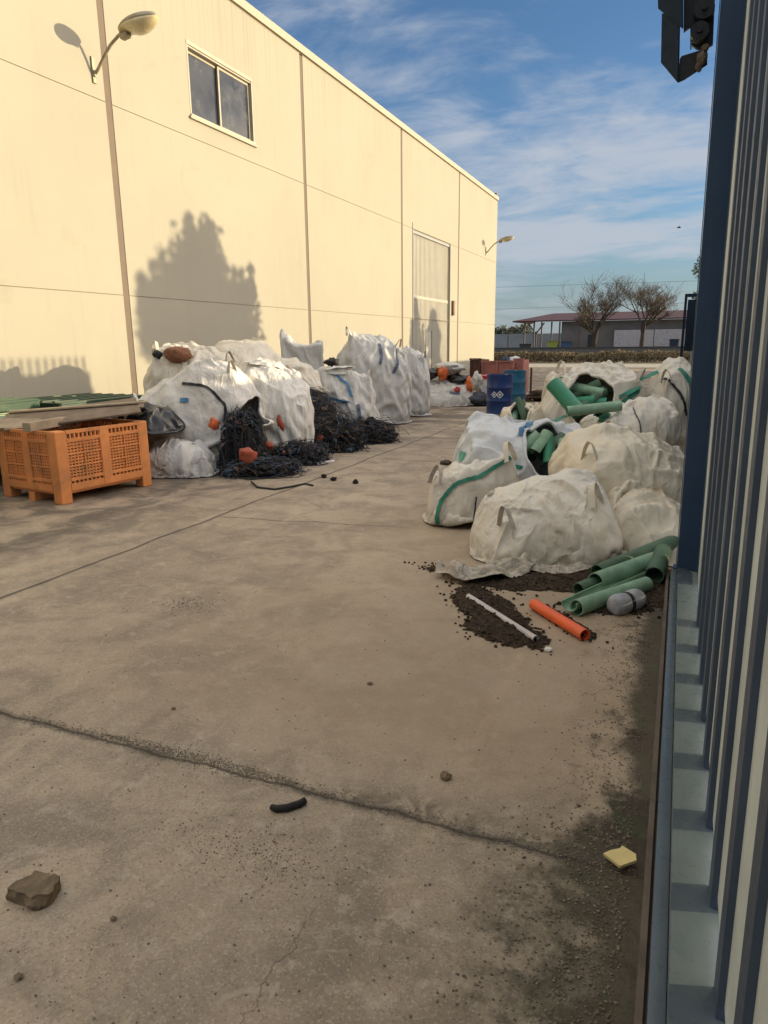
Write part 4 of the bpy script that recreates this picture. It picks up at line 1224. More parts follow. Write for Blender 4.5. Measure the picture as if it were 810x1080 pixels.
def web(parent_inv, parent, pix, width, mat, lift=.03):
    P = [hit(x, y, 8.5, -lift) for x, y in pix]; Q = []
    for i in range(len(P) - 1):
        for k in range(6): Q.append(P[i].lerp(P[i + 1], k / 6))
    Q.append(P[-1])
    for _ in range(4): Q = [Q[0]] + [(Q[i - 1] + Q[i] * 2 + Q[i + 1]) / 4 for i in range(1, len(Q) - 1)] + [Q[-1]]
    q = MB(); rows = []
    for i, p in enumerate(Q):
        tdir = (Q[min(i + 1, len(Q) - 1)] - Q[max(i - 1, 0)]).normalized(); nrm = (CAM - p).normalized(); nrm = (nrm + Vector((0, 0, .8 + .6 * math.sin(i * .8)))).normalized()
        sd = tdir.cross(nrm).normalized(); n2 = sd.cross(tdir); w = width * (1 + .25 * math.sin(i * 1.3))
        rows.append([q.bm.verts.new(parent_inv @ (p + sd * w / 2 * a + n2 * b)) for a, b in ((-1, 0), (1, 0), (1, .005), (-1, .005))])
    for a, b in zip(rows, rows[1:]):
        for k in range(4): q.bm.faces.new((a[k], a[(k + 1) % 4], b[(k + 1) % 4], b[k]))
    q.bm.faces.new(rows[0][::-1]); q.bm.faces.new(rows[-1]); q.build('strap', mat, parent)
_inv6 = (Matrix.Translation((-1.02, 9.75, 0)) @ Matrix.Rotation(SCR, 4, 'Z')).inverted()
for pix in ([(694, 392), (668, 404), (640, 416), (618, 428), (600, 438), (576, 447)], [(592, 398), (598, 412), (606, 428), (612, 440)], [(600, 436), (625, 432), (650, 420), (676, 408)]):
    web(_inv6, R6, pix, .05, M_strap_g)

# ------------------------------------------------------------------ green pipes
M_pipe = simple('faded_green_pipe', (.20, .325, .215), .6, .3, 7, dirt=(.20, .19, .12), dirt_amt=.75, bscale=14)
M_pipe2 = simple('bright_green_pipe', (.035, .215, .120), .45, .15, 5, dirt=(.14, .24, .15), dirt_amt=.4)
M_pipe3 = simple('mossy_green_pipe', (.07, .125, .075), .6, .25, 6, dirt=(.16, .15, .09))
def pipe(label, a, b, r, mat=None, arc=2 * PI, start=0., group='green pipe offcuts', name='pipe', wall=.006, cat='pipe', wob=0.0):
    a = Vector(a); b = Vector(b); m = (a + b) / 2
    q = MB(); q.pipe(a - m, b - m, r, r - wall, 18, arc, start, wob)
    o = q.build(name, mat or M_pipe, None, loc=m, angle=35)
    return tag(o, label, cat, group)
z = .062
def gz(px, py, zz): return gp(px, py, zz)
pipe('pale half round gutter of pipe lying open on the soil, nearest the camera', gz(600, 637, .07), gz(673, 603, .10), .054, M_pipe, PI * 1.15, PI * .95, 'green pipes lying on the soil', wob=.2)
pipe('pale green pipe lying right in front of the half round one', gz(608, 641, .05), gz(682, 616, .05), .050, M_pipe, 2 * PI, 0, 'green pipes lying on the soil')
pipe('mid green pipe lying between the half round one and the long dark one', gz(628, 614, .08), gz(690, 591, .10), .062, M_pipe, 2 * PI, 0, 'green pipes lying on the soil')
pipe('long dark green pipe running back toward the gate post', gz(630, 604, .10), gz(716, 569, .16), .055, M_pipe3, 2 * PI, 0, 'green pipes lying on the soil')
pipe('short dark pipe with its open end facing the camera beside the gate post', gz(690, 607, .08), gz(699, 582, .14), .062, M_pipe3, 2 * PI, 0, 'green pipes lying on the soil')
pipe('broken green pipe stub half buried left of the green pipes', gz(610, 622, .05), gz(634, 612, .06), .045, M_pipe3, 2 * PI, 0, 'green pipes lying on the soil')
pipe('bright orange pipe lying on the concrete beside the soil', gz(563, 637, .034), gz(617, 670, .034), .034, simple('orange_pipe', (.72, .115, .03), .42, .12, 5, dirt=(.55, .18, .08)), 2 * PI, 0, None, wall=.004)
pipe('thin pale grey pipe lying across the spilled soil', gz(494, 629, .025), gz(565, 674, .02), .019, simple('pale_grey_pipe', (.50, .45, .42), .55, .15, 5, dirt=(.3, .25, .2), bump=.02), 2 * PI, 0, None, wall=.003)
# pipes inside the open sacks
def fill(c, n, ax, spread, lenr, rr, lab, group, seed, mats):
    rng = random.Random(seed)
    for i in range(n):
        p = Vector(c) + Vector((rng.uniform(-1, 1) * spread[0], rng.uniform(-1, 1) * spread[1], rng.uniform(-1, 1) * spread[2]))
        d = Vector(ax) + Vector((rng.uniform(-.6, .6), rng.uniform(-.6, .6), rng.uniform(-.35, .35)))
        d.normalize(); L = rng.uniform(*lenr)
        half = rng.random() < .4
        pipe(lab, p - d * L / 2, p + d * L / 2, rng.uniform(*rr), mats[i % len(mats)], PI * 1.1 if half else 2 * PI, rng.uniform(0, 6), group)
fill((-1.10, 6.90, .60), 17, (.3, .6, .5), (.24, .17, .07), (.15, .28), (.04, .07), 'chopped green pipe inside the open sack under the bluish sheet', 'pipe pieces in the bluish sack', 5, [M_pipe3, M_pipe2, M_pipe])
fill((-1.12, 9.42, .90), 9, (.9, .25, .1), (.16, .10, .12), (.36, .52), (.06, .085), 'green pipe inside the tall open sack at the back', 'pipes in the tall back sack', 8, [M_pipe, M_pipe3, M_pipe2])
fill((-.66, 8.62, .66), 6, (.8, .6, .0), (.08, .08, .09), (.35, .5), (.05, .07), 'green pipe filling the round mouth of the tied sack', 'pipes in the tied sack', 9, [M_pipe, M_pipe2, M_pipe3])
pipe('thick bright green pipe leaning up out of the left end of the back row', at(611, 436, 8.6), at(583, 404, 8.75), .095, M_pipe2, 2 * PI, 0, None)
pipe('green pipe end poking out just right of the thick leaning one', at(655, 428, 8.5), at(598, 434, 8.3), .06, M_pipe, 2 * PI, 0, None)
fill((-1.78, 8.9, .72), 4, (.2, .6, .6), (.14, .14, .05), (.25, .4), (.05, .07), 'green pipe inside the small yellowish sack', 'pipes in the small yellowish sack', 12, [M_pipe3, M_pipe])
o = pipe('mint green pipe stub standing on the boxy white sack', hit(487, 486), hit(487, 486) + Vector((.01, 0, .09)), .035, simple('mint_pipe', (.16, .42, .30), .5), 2 * PI, 0, None)
def rag(label, loc, size, seed, mat, cat='rag', name='rag', amp=.5):
    q = MB(); q.lump((0, 0, 0), size, seed, amp, 3, 2.2); o = q.build(name, mat, None, loc=loc, smooth=True); return tag(o, label, cat)
rag('dark brown rag on the left corner of the boxy white sack', hit(470, 488), (.07, .06, .03), 4, simple('brown_rag', (.06, .045, .035), .9))
# ------------------------------------------------------------------ soil, scraps and small things on the yard
t = NT('dark_potting_soil'); P = t.geo(); n = t.noise(P, 40, 5, .75)
c = t.ramp(n, [(.3, (.020, .014, .010)), (.55, (.062, .044, .030)), (.75, (.15, .115, .08))])
c = t.mix(t.smooth(t.voro(P, 60), .12, .18, .6, 0), c, (.22, .18, .13))
M_soil = t.out(c, 1.0, t.bump(n, .9, .02), 0, .1)
def soil_patch(name, label, blobs, seed, res=.016, h0=.035, crumbs=500):
    xs = [b[0] for b in blobs]; ys_ = [b[1] for b in blobs]; rm = max(max(b[2], b[3]) for b in blobs) + .25
    x0, x1, y0, y1 = min(xs) - rm, max(xs) + rm, min(ys_) - rm, max(ys_) + rm
    nx, ny = int((x1 - x0) / res), int((y1 - y0) / res)
    def hgt(x, y):
        m = -9
        for bx, by, ra, rb, an, hh in blobs:
            dx, dy = x - bx, y - by
            u = dx * math.cos(an) + dy * math.sin(an); v = -dx * math.sin(an) + dy * math.cos(an)
            d = math.sqrt((u / ra) ** 2 + (v / rb) ** 2)
            m = max(m, (1 - d) * hh)
        e = mnoise.noise(Vector((x * 5 + seed, y * 5, 0))) * .32 + mnoise.noise(Vector((x * 17 + seed, y * 17, 3))) * .25 + mnoise.noise(Vector((x * 46, y * 46, seed))) * .22
        return m + e * .9 * max(0, min(1, m + .6)) - .10
    H = [[hgt(x0 + i * res, y0 + j * res) for i in range(nx + 1)] for j in range(ny + 1)]
    mb = MB(); vv = {}
    def vtx(i, j):
        if (i, j) not in vv:
            h = H[j][i]
            z_ = .004 + max(0, min(h, 1.0)) * h0 + (mnoise.noise(Vector((i * .9, j * .9, seed))) * .006 if h > .1 else 0)
            vv[(i, j)] = mb.bm.verts.new((x0 + i * res, y0 + j * res, max(.002, z_)))
        return vv[(i, j)]
    for j in range(ny):
        for i in range(nx):
            if min(H[j][i], H[j][i + 1], H[j + 1][i], H[j + 1][i + 1]) > 0:
                mb.bm.faces.new((vtx(i, j), vtx(i + 1, j), vtx(i + 1, j + 1), vtx(i, j + 1)))
    rng = random.Random(seed); k = 0
    while k < crumbs:
        x, y = rng.uniform(x0, x1), rng.uniform(y0, y1); h = hgt(x, y)
        m_ = max(1 - math.sqrt((((x - b_[0]) * math.cos(b_[4]) + (y - b_[1]) * math.sin(b_[4])) / b_[2]) ** 2 + ((-(x - b_[0]) * math.sin(b_[4]) + (y - b_[1]) * math.cos(b_[4])) / b_[3]) ** 2) for b_ in blobs)
        if m_ > -.25 and rng.random() < (1 if m_ > .1 else .3):
            r = rng.uniform(.004, .012) * (1.5 if rng.random() < .08 else 1)
            mb.lump((x, y, .002 + max(0, min(h, 1)) * h0 + r * .4), (r, r * rng.uniform(.6, 1), r * .7), k, .4, 1); k += 1
    return tag(mb.build(name, M_soil, None, smooth=False), label, 'soil', kind='stuff')
soil_patch('spilled_soil', 'dark soil spilled on the concrete around the pipes', [
    (-.98, 4.02, .58, .20, R_(-52), 1.2), (-.80, 3.72, .30, .20, R_(-25), 1.0), (-.52, 3.98, .36, .085, R_(-48), 1.0),
    (-.62, 4.72, .75, .26, R_(20), 1.3), (-.12, 4.85, .30, .55, 0, 1.2), (-1.3, 4.62, .42, .10, R_(-10), .8), (-.25, 4.30, .30, .12, R_(15), .9)], 3, crumbs=1100)

M_scrap = mat_sack('soiled_torn_sack_cloth', (.55, .49, .39), (.16, .12, .08), .9, 9)
def scrap(name, label, path, width, seed, h=.07, nseg=40, nw=14, mat=None):
    """a rumpled strip of sack cloth lying on the ground along a path"""
    P = [Vector(p) for p in path]; mb = MB(); rows = []
    for i in range(nseg + 1):
        f = i / nseg * (len(P) - 1); k = min(int(f), len(P) - 2); c = P[k].lerp(P[k + 1], f - k)
        tdir = (P[k + 1] - P[k]).normalized(); s = Vector((-tdir.y, tdir.x, 0))
        w = width * (.55 + .45 * math.sin(PI * i / nseg) ** .5) * (1 + .25 * mnoise.noise(Vector((i * .3, seed, 0))))
        row = []
        for j in range(nw + 1):
            q = j / nw - .5
            x = c + s * (q * w)
            n_ = mnoise.noise(Vector((x.x * 7 + seed, x.y * 7, 0))) + .6 * mnoise.noise(Vector((x.x * 18, x.y * 18, seed))) + .35 * math.sin(q * 17 + i * .35 + seed)
            x.z = .02 + h * max(0, .45 + .6 * n_) * (1 - abs(q) * 1.2)
            row.append(mb.bm.verts.new(x))
        rows.append(row)
    for a, b in zip(rows, rows[1:]):
        for j in range(nw): mb.bm.faces.new((a[j], a[j + 1], b[j + 1], b[j]))
    o = mb.build(name, mat or M_scrap, None, smooth=True); add_thick(o, .006); add_sub(o, 1)
    return tag(o, label, 'cloth')
scrap('sack_scrap', 'rumpled torn sack cloth trailing on the soil in front of the plump white sack', [gp(462, 606), gp(500, 612), gp(538, 606), gp(560, 597)], .26, 4, .13)
scrap('sack_scrap', 'thin muddy strip of cloth between the plump sack and the green pipes', [gp(556, 604), gp(600, 606), gp(622, 598)], .16, 9, .06)
# grey rolled bundle
q = MB(); a, b = gp(645, 640, .055), gp(676, 630, .055); m = (a + b) / 2
pts = [a.lerp(b, k / 10) - m for k in range(11)]
q.tube(pts, [.045, .062, .068, .070, .064, .056, .066, .070, .068, .060, .042], 16)
for v in q.bm.verts: v.co += v.co.normalized() * mnoise.noise(v.co * 22) * .012
o = q.build('wrapped_bundle', None, thing('wrapped_bundle', 'grey wrapped bundle tied in the middle beside the green pipes', 'bundle', m), smooth=True)
o.data.materials.append(simple('grey_wrapping', (.30, .30, .32), .6, .3, 14, dirt=(.12, .11, .1))); add_sub(o)
bp = o.parent; o.name = 'wrapping'
tdir = (b - a).normalized()
q = MB(); q.tube([tdir * -.012, tdir * .012], .062, 16); q.build('tie', M_strap_k, bp)
def stone(name, label, loc, size, seed, mat, rz=0, amp=.45, cat='stone', sub=3):
    q = MB(); q.lump((0, 0, 0), size, seed, amp, sub, 1.5)
    for v in q.bm.verts: v.co.z = max(v.co.z, -size[2] * .55)
    o = q.build(name, mat, None, loc=loc); o.rotation_euler = (0, 0, rz)
    return tag(o, label, cat)
M_chunk = simple('broken_mortar', (.17, .125, .075), .95, .4, 18, dirt=(.05, .035, .022), dirt_amt=.8, bump=.6, bscale=60)
# broken chunk at the lower left: an angular slab
c0 = gp(37, 945)
q = MB(); out = [(-.072, -.022), (-.066, .012), (-.04, .018), (-.034, .05), (.02, .052), (.028, .034), (.062, .030), (.066, -.005), (.058, -.044), (.022, -.062), (-.012, -.040)]
top = []
q.prism([(x, y, .0) for x, y in out], (.004, .004, .042))
bmesh.ops.subdivide_edges(q.bm, edges=q.bm.edges[:], cuts=2, use_grid_fill=True)
bmesh.ops.triangulate(q.bm, faces=q.bm.faces[:])
bmesh.ops.subdivide_edges(q.bm, edges=q.bm.edges[:], cuts=1)
bmesh.ops.triangulate(q.bm, faces=q.bm.faces[:])
for v in q.bm.verts:
    p = v.co.copy(); v.co += Vector((mnoise.noise(p * 38), mnoise.noise(p * 38 + Vector((5, 0, 0))), mnoise.noise(p * 30 + Vector((0, 7, 0))) * .9)) * .010
    v.co.z = max(v.co.z, 0)
o = q.build('concrete_chunk', M_chunk, None, loc=(c0.x, c0.y, .001)); o.rotation_euler = (0, 0, SCR); tag(o, 'broken brown chunk of mortar on the concrete at the lower left', 'rubble')
# black curved hose piece
ps = [gp(286, 851, .012), gp(292, 853, .012), gp(303, 852, .012), gp(315, 848, .012), gp(322, 844, .014)]
o = MB().tube(ps, [.010, .013, .014, .013, .012], 8).build('rubber_piece', simple('black_rubber', (.012, .011, .010), .7), None, smooth=True); tag(o, 'short curved piece of black rubber by the concrete joint', 'rubber piece')
c0 = gp(653, 912)
q = MB(); q.prism([(-.045, .018, .0), (-.02, .028, 0), (.012, .032, 0), (.022, .042, 0), (.052, .002, 0), (.045, -.022, 0), (-.012, -.038, 0)], (0, 0, .010))
o = q.build('foam_scrap', simple('yellow_foam', (.62, .50, .22), .85, .1, 20), None, loc=(c0.x, c0.y, .022)); o.rotation_euler = (R_(4), R_(-6), SCR); tag(o, 'flat pale yellow scrap of foam board beside the gate track', 'foam scrap')
stone('stone', 'small brown stone alone on the open concrete', (*gp(470, 821)[:2], .010), (.020, .017, .015), 3, M_chunk)
stone('stone', 'white pebble at the tip of the thin grey pipe', (*gp(578, 687)[:2], .012), (.020, .016, .014), 8, simple('white_stone', (.7, .68, .62), .6), amp=.2)
for k, (x, y) in enumerate(((342, 504), (352, 507), (375, 510))):
    stone('dirt_clod', 'black clod on the concrete near the black cord, %s' % ('nearest the sacks', 'middle one of three', 'farthest to the right')[k], (*gp(x, y)[:2], .02), (.035, .03, .028), k, simple('black_clod', (.015, .013, .012), .9), cat='clod')
for k, (x, y, s) in enumerate(((20, 1032, .012), (120, 970, .009), (183, 748, .01), (390, 722, .012), (610, 850, .008))):
    stone('stone', ('tiny black stone near the bottom left corner', 'tiny dark stone right of the mortar chunk', 'tiny dark stone left of the concrete joint', 'tiny dark stone in the middle of the yard', 'tiny dark stone on the warm concrete near the gate')[k], (*gp(x, y)[:2], s * .5), (s, s * .8, s * .6), k + 20, M_chunk)
# loose grit: countless pebbles
rng = random.Random(5); mb = MB(); k = 0
def peb(x, y, r):
    mb.lump((x, y, r * .35), (r, r * rng.uniform(.6, 1), r * rng.uniform(.5, .8)), rng.randint(0, 99), .3, 1)
for _ in range(2600):
    y = rng.uniform(1.1, 4.9); x = -.02 - abs(rng.gauss(0, .13)) 
    peb(min(x, .0), y, rng.uniform(.0014, .0046))
for _ in range(1700):
    x = rng.uniform(-2.6, 0); w_ = .03 + .03 * max(0, mnoise.noise(Vector((x * 2, 1, 1))))
    peb(x, 2.0 + rng.gauss(0.012, w_ * .7), rng.uniform(.0012, .0036))
for _ in range(420):
    peb(rng.gauss(-1.15, .16), rng.gauss(1.66, .07), rng.uniform(.0014, .0034))
for _ in range(160): peb(rng.gauss(-2.77, .10), rng.gauss(3.44, .07), rng.uniform(.002, .005))
for _ in range(900): peb(rng.uniform(-3.2, -.1), 1.0 + 5 * rng.random() ** 1.6, rng.uniform(.0018, .0045) * (1.5 if rng.random() < .02 else 1))
for _ in range(1500):
    f = rng.random(); x = -2.15 + f * .95; peb(x, 2.03 + rng.gauss(0, .022) * math.sin(PI * f) ** .6, rng.uniform(.0012, .0034))
for _ in range(900):
    y = 1.1 + 1.1 * rng.random(); peb(-.02 - abs(rng.gauss(0, .22)), y, rng.uniform(.0014, .006))
tag(mb.build('loose_grit', simple('grit', (.165, .135, .095), .95, .7, 60), None), 'loose grit scattered over the concrete', 'grit', kind='stuff')

# ------------------------------------------------------------------ black net and cord tangles of the left heap
M_net = simple('black_net_cord', (.014, .015, .017), .6, .5, 9)
M_mound = simple('dark_net_mass', (.010, .010, .011), .85, .5, 16, bump=.8, bscale=30)
M_net2 = simple('brownish_net_cord', (.12, .075, .05), .7, .5, 9)
M_bluenet = simple('blue_grey_net_cord', (.05, .08, .12), .6, .5, 9)
M_blackweave = simple('dark_blue_black_weave', (.018, .022, .032), .7, .4, 14, bump=.7, bscale=22)
M_flake = simple('torn_black_net', (.013, .0135, .015), .85, .6, 9, bump=.6)
def heap(label, loc, rad, hgt_, n, seed, rz=SCR, extra=None, ln=(.3, .9), out=.06, rcord=(.002, .005)):
    root = thing('net_tangle', label, 'net heap', loc, rz, 'tangles of black net and cord')
    q = MB(); r = bmesh.ops.create_icosphere(q.bm, subdivisions=4, radius=1.0)
    off = Vector((seed, seed * 2.0, 0))
    for v in q.bm.verts:
        p = v.co.copy(); k = .94 + .26 * mnoise.noise(p * 1.7 + off) + .2 * mnoise.noise(p * 4.5 + off) + .12 * mnoise.noise(p * 11 + off)
        g = 1 / max(1e-3, (abs(p.x) ** 3 + abs(p.y) ** 3 + abs(p.z) ** 3) ** (1 / 3)); v.co = Vector((p.x * g * rad[0] * k, p.y * g * rad[1] * k, max(0, p.z * g * .92 * hgt_ * k)))
    q.build('net_mass', M_mound, root)
    rng = random.Random(seed)
    for k in range(6):
        th = rng.uniform(0, 2 * PI); ph = rng.uniform(.3, 1.35); rr = max(rad) * rng.uniform(.20, .34)
        c = Vector((math.sin(ph) * math.cos(th) * rad[0] * .9, math.sin(ph) * math.sin(th) * rad[1] * .9, math.cos(ph) * hgt_ * .9))
        q = MB(); q.lump(c, (rr, rr * rng.uniform(.6, 1), rr * rng.uniform(.4, .8)), seed + k, .55, 4, 2.6, Matrix.Rotation(rng.uniform(0, 3), 4, 'Z'))
        for v in q.bm.verts: v.co.z = max(.005, v.co.z)
        q.build('net_bundle', (M_flake, M_mound, M_mound, M_blackweave)[k % 4], root, smooth=True)
    cords = {0: MB(), 1: MB(), 2: MB()}
    for i in range(n):
        th = rng.uniform(0, 2 * PI); ph = math.acos(rng.uniform(0, 1))
        d = Vector((math.sin(ph) * math.cos(th), math.sin(ph) * math.sin(th), math.cos(ph)))
        t_ = d.cross(Vector((rng.uniform(-1, 1), rng.uniform(-1, 1), rng.uniform(-1, 1)))).normalized()
        L = rng.uniform(*ln); pts = []; p = d.copy(); m = 12
        w = 1.0 + rng.uniform(-.02, out * .7)
        for s_ in range(m):
            g = 1 / (abs(p.x) ** 3 + abs(p.y) ** 3 + abs(p.z) ** 3) ** (1 / 3); pts.append(Vector((p.x * g * rad[0] * w, p.y * g * rad[1] * w, max(.008, p.z * g * .92 * hgt_ * w + rng.uniform(-.01, .02)))))
            t_ = (t_ + Vector((rng.uniform(-1, 1), rng.uniform(-1, 1), rng.uniform(-1, 1))) * .30).normalized()
            p = (p + t_ * (L / m / max(rad))).normalized(); w = max(.97, w + rng.uniform(-.035, .045) * (1 + out * 3))
        cords[rng.choice((0, 0, 0, 0, 1, 2) if extra is None else extra)].tube(pts, rng.uniform(*rcord), 5, False)
    fl = {0: MB(), 1: MB(), 2: MB()}
    for i in range(int(n * 6)):
        th = rng.uniform(0, 2 * PI); ph = math.acos(rng.uniform(0, 1))
        d = Vector((math.sin(ph) * math.cos(th), math.sin(ph) * math.sin(th), math.cos(ph)))
        g = rng.uniform(.9, 1.06) / (abs(d.x) ** 3 + abs(d.y) ** 3 + abs(d.z) ** 3) ** (1 / 3)
        c = Vector((d.x * g * rad[0], d.y * g * rad[1], max(.015, d.z * g * .92 * hgt_)))
        u = Vector((rng.gauss(0, 1), rng.gauss(0, 1), rng.gauss(0, .8))).normalized(); w = (d.cross(u) + u.orthogonal() * .3).normalized()
        a = rng.uniform(.02, .075); b_ = a * rng.uniform(.2, .7)
        q = fl[rng.choice((0, 0, 0, 0, 0, 1, 2))]
        P4 = [c + u * a, c + w * b_ + u * a * .2, c - u * a * rng.uniform(.5, 1), c - w * b_ * rng.uniform(.6, 1)]
        P4 = [Vector((p.x, p.y, max(.006, p.z))) for p in P4]
        mid = c + d * rng.uniform(-.02, .035); mid.z = max(.012, mid.z); vm = q.bm.verts.new(mid); vs_ = [q.bm.verts.new(p) for p in P4]
        for e in range(4): q.bm.faces.new((vm, vs_[e], vs_[(e + 1) % 4]))
    for k, m_ in ((0, M_flake), (1, M_net2), (2, M_bluenet)):
        if len(fl[k].bm.verts): tag(fl[k].build('net_scrap', m_, root, normals=False), kind='stuff')
    for k, m_ in ((0, M_net), (1, M_net2), (2, M_bluenet)):
        if len(cords[k].bm.verts): tag(cords[k].build('cord_tangle', m_, root, smooth=True), kind='stuff')
    return root
c = gp(250, 500); heap('black and blue net bulging out of the side of the leaning white sack', (c.x - .05, c.y + .25, 0), (.27, .30), .80, 90, 41, extra=(0, 0, 0, 0, 2), out=.12)
c = gp(255, 503); heap('low black net and straps spread at the foot of the leaning white sack', (c.x + .08, c.y + .28, 0), (.46, .30), .17, 120, 42, out=.3)
c = gp(300, 492); heap('black tangle spilling from the torn pleated sack', (c.x + .02, c.y + .4, 0), (.36, .30), .26, 100, 43, out=.25)
heap('biggest black tangle of net and cord rising between the sacks', (-5.72, 10.25, 0), (.62, .58), .80, 220, 44, extra=(0, 0, 0, 1, 2), out=.14, ln=(.4, 1.2))
c = gp(345, 480); heap('matted black net lying in front of the biggest tangle', (c.x - .2, c.y + .55, 0), (.46, .40), .50, 150, 45, out=.18)
c = gp(383, 470); heap('bushy dark net at the foot of the half shaded sack', (c.x - .15, c.y + .5, 0), (.46, .36), .32, 130, 46, out=.25)
ps = [gp(265, 508, .02), gp(272, 514, .012), gp(290, 516, .012), gp(308, 513, .012), gp(322, 510, .012), gp(330, 512, .012)]
tag(MB().tube(ps, .011, 7).build('loose_rope', M_net, None, smooth=True), 'black cord curling out over the concrete from the net', 'cord')
ps = [gp(228, 470, .3), gp(238, 500, .03), gp(262, 506, .012), gp(290, 503, .012)]
tag(MB().tube(ps, .008, 6).build('loose_rope', M_net, None, smooth=True), 'black cord hanging down the end of the leaning sack', 'cord')
M_orange = simple('orange_plastic', (.62, .13, .035), .5, .25, 10, dirt=(.25, .10, .05), dirt_amt=.7)
M_redbr = simple('dirty_red_plastic', (.33, .07, .035), .6, .3, 10, dirt=(.1, .06, .04))
def buoy(label, p, size, seed, mat, rot=0, name='plastic_float', cat='float'):
    q = MB(); q.lump((0, 0, 0), size, seed, .38, 3, 1.4, Matrix.Rotation(rot, 4, 'X'))
    return tag(q.build(name, mat, None, loc=p, smooth=True), label, cat)
def on(px, py, dist_at):   # point along the pixel ray at a given ground-Y
    return at(px, py, dist_at)
buoy('orange float in the net beside the leaning white sack', hit(226, 450, 8, .05), (.085, .07, .12), 1, M_orange, .2)
buoy('pale bundled net float under the orange one', hit(228, 478), (.11, .09, .15), 2, simple('pale_net_bundle', (.50, .44, .33), .9, .3, 30, bump=.8), .4, 'net_bundle', 'bundle')
buoy('yellow green float on the leaning sack', hit(240, 468, 6.95, -.12), (.035, .035, .06), 3, simple('lime_plastic', (.38, .42, .10), .5), .3)
buoy('dirty red float low in the net at the front', on(262, 480, 7.15), (.11, .09, .09), 4, M_redbr, .1)
buoy('dark red float inside the torn pleated sack', hit(296, 448, 8.1, .05), (.06, .06, .13), 5, M_redbr, .1)
buoy('bright orange float in front of the biggest black tangle', on(321, 469, 9.25), (.14, .12, .11), 6, M_orange, 0)
for k, (px, py, Y, sz_, m_) in enumerate(((283, 470, 7.9, .07, M_redbr), (312, 452, 9.2, .06, M_orange), (338, 462, 9.4, .06, M_redbr), (300, 478, 8.3, .05, M_orange), (368, 452, 10.8, .06, M_net2))):
    buoy('small plastic bit in the black tangle, ' + ('dull red by the leaning sack', 'orange, highest one', 'dull red beside the bright orange float', 'orange, lowest one', 'brown, farthest right')[k], on(px, py, Y), (sz_, sz_ * .7, sz_ * .8), 70 + k, m_, .3 * k, 'plastic_bit', 'plastic')
a, b = gp(334, 489, .015), gp(352, 486, .015)
q = MB(); m = (a + b) / 2; q.box((0, 0, 0), ((b - a).length, .05, .03), bevel=.006); o = q.build('white_stick', simple('white_plastic', (.7, .68, .66), .4), None, loc=m); o.rotation_euler = (0, 0, math.atan2((b - a).y, (b - a).x)); tag(o, 'flat white plastic strip lying in front of the black tangle', 'plastic strip')
ps = [on(360, 447, 10.4), on(354, 460, 10.2), on(352, 466, 10.1)]
tag(MB().tube(ps, [.03, .024, .02], 8).build('plastic_hook', simple('pale_grey_plastic', (.5, .5, .5), .5), None, smooth=True), 'pale grey plastic hook leaning in the tangle', 'hook')
rag('reddish brown bundle lying in a hole of the cream topped sack', hit(187, 374), (.22, .16, .12), 7, simple('brown_bundle', (.20, .09, .05), .95, .4, 20), 'bundle', 'brown_bundle', .3)
rag('black knot of rag on the cream topped sack', hit(166, 374), (.07, .06, .06), 8, M_net, 'rag', 'black_rag')
rag('black rag on the ridge between the pleated and half shaded sacks', hit(350, 382), (.09, .07, .05), 9, M_net, 'rag', 'black_rag')

# ------------------------------------------------------------------ orange pallet box with boards and bags in it
M_crate = simple('orange_crate_plastic', (.60, .225, .070), .6, .16, 4, dirt=(.30, .15, .07), dirt_amt=.85)
BX = thing('pallet_box', 'orange slatted plastic pallet box at the left edge loaded with boards', 'crate', (-6.22, 5.98, 0), R_(-7.5))
hx_, hy_, zb, zt = .50, .60, .13, .76
for sx_ in (-1, 1):
    for sy_ in (-1, 1):
        q = MB(); q.span((sx_ * hx_ - (.13 if sx_ > 0 else 0), sy_ * hy_ - (.13 if sy_ > 0 else 0), 0), (sx_ * hx_ + (.13 if sx_ < 0 else 0), sy_ * hy_ + (.13 if sy_ < 0 else 0), zt), bevel=.014)
        q.build('corner_post', M_crate, BX)
def crate_side(axis, sgn):
    q = MB()
    ln = (hy_ if axis == 'x' else hx_) - .132
    off = (hx_ if axis == 'x' else hy_)
    def bar(u0, u1, z0, z1, d0=.012, d1=.03):
        a, b = off - d1, off - d0
        if axis == 'x': q.span((sgn * a, u0, z0), (sgn * b, u1, z1))
        else: q.span((u0, sgn * a, z0), (u1, sgn * b, z1))
    bar(-ln, ln, zt - .035, zt - .002, 0, .035); bar(-ln, ln, zt - .115, zt - .085, 0, .03)
    bar(-ln, ln, zb, zb + .075, 0, .03); bar(-ln, ln, zb + .10, zb + .125, 0, .03)
    bar(-.055, .055, zb + .002, zt - .004, -.003, .034)
    for s in (-1, 1):
        u0, u1 = (.056, ln) if s > 0 else (-ln, -.056)
        nS = 8
        for k in range(nS + 1):
            u = u0 + (u1 - u0) * k / nS
            bar(u - .009, u + .009, zt - .0845, zt - .0355, .004, .028); bar(u - .009, u + .009, zb + .0755, zb + .0995, .004, .028)
        zl, zh = zb + .1255, zt - .1155
        for k in range(13):
            z_ = zl + (zh - zl) * k / 12
            bar(u0, u1, z_ - .0095, z_ + .0095, .014 if k % 4 else .004, .026)
        for k in range(11):
            u = u0 + (u1 - u0) * k / 10
            bar(u - .006, u + .006, zl, zh, .010 if k % 5 else .002, .0255)
    q.build('side_panel', M_crate, BX)
for ax in 'xy':
    for s in (-1, 1): crate_side(ax, s)
q = MB(); q.span((-.47, -.57, .10), (.47, .57, .135)); q.build('floor_panel', M_crate, BX)
q = MB(); q.span((-.05, -.6, 0), (.05, .6, .099)); q.build('runner', M_crate, BX)
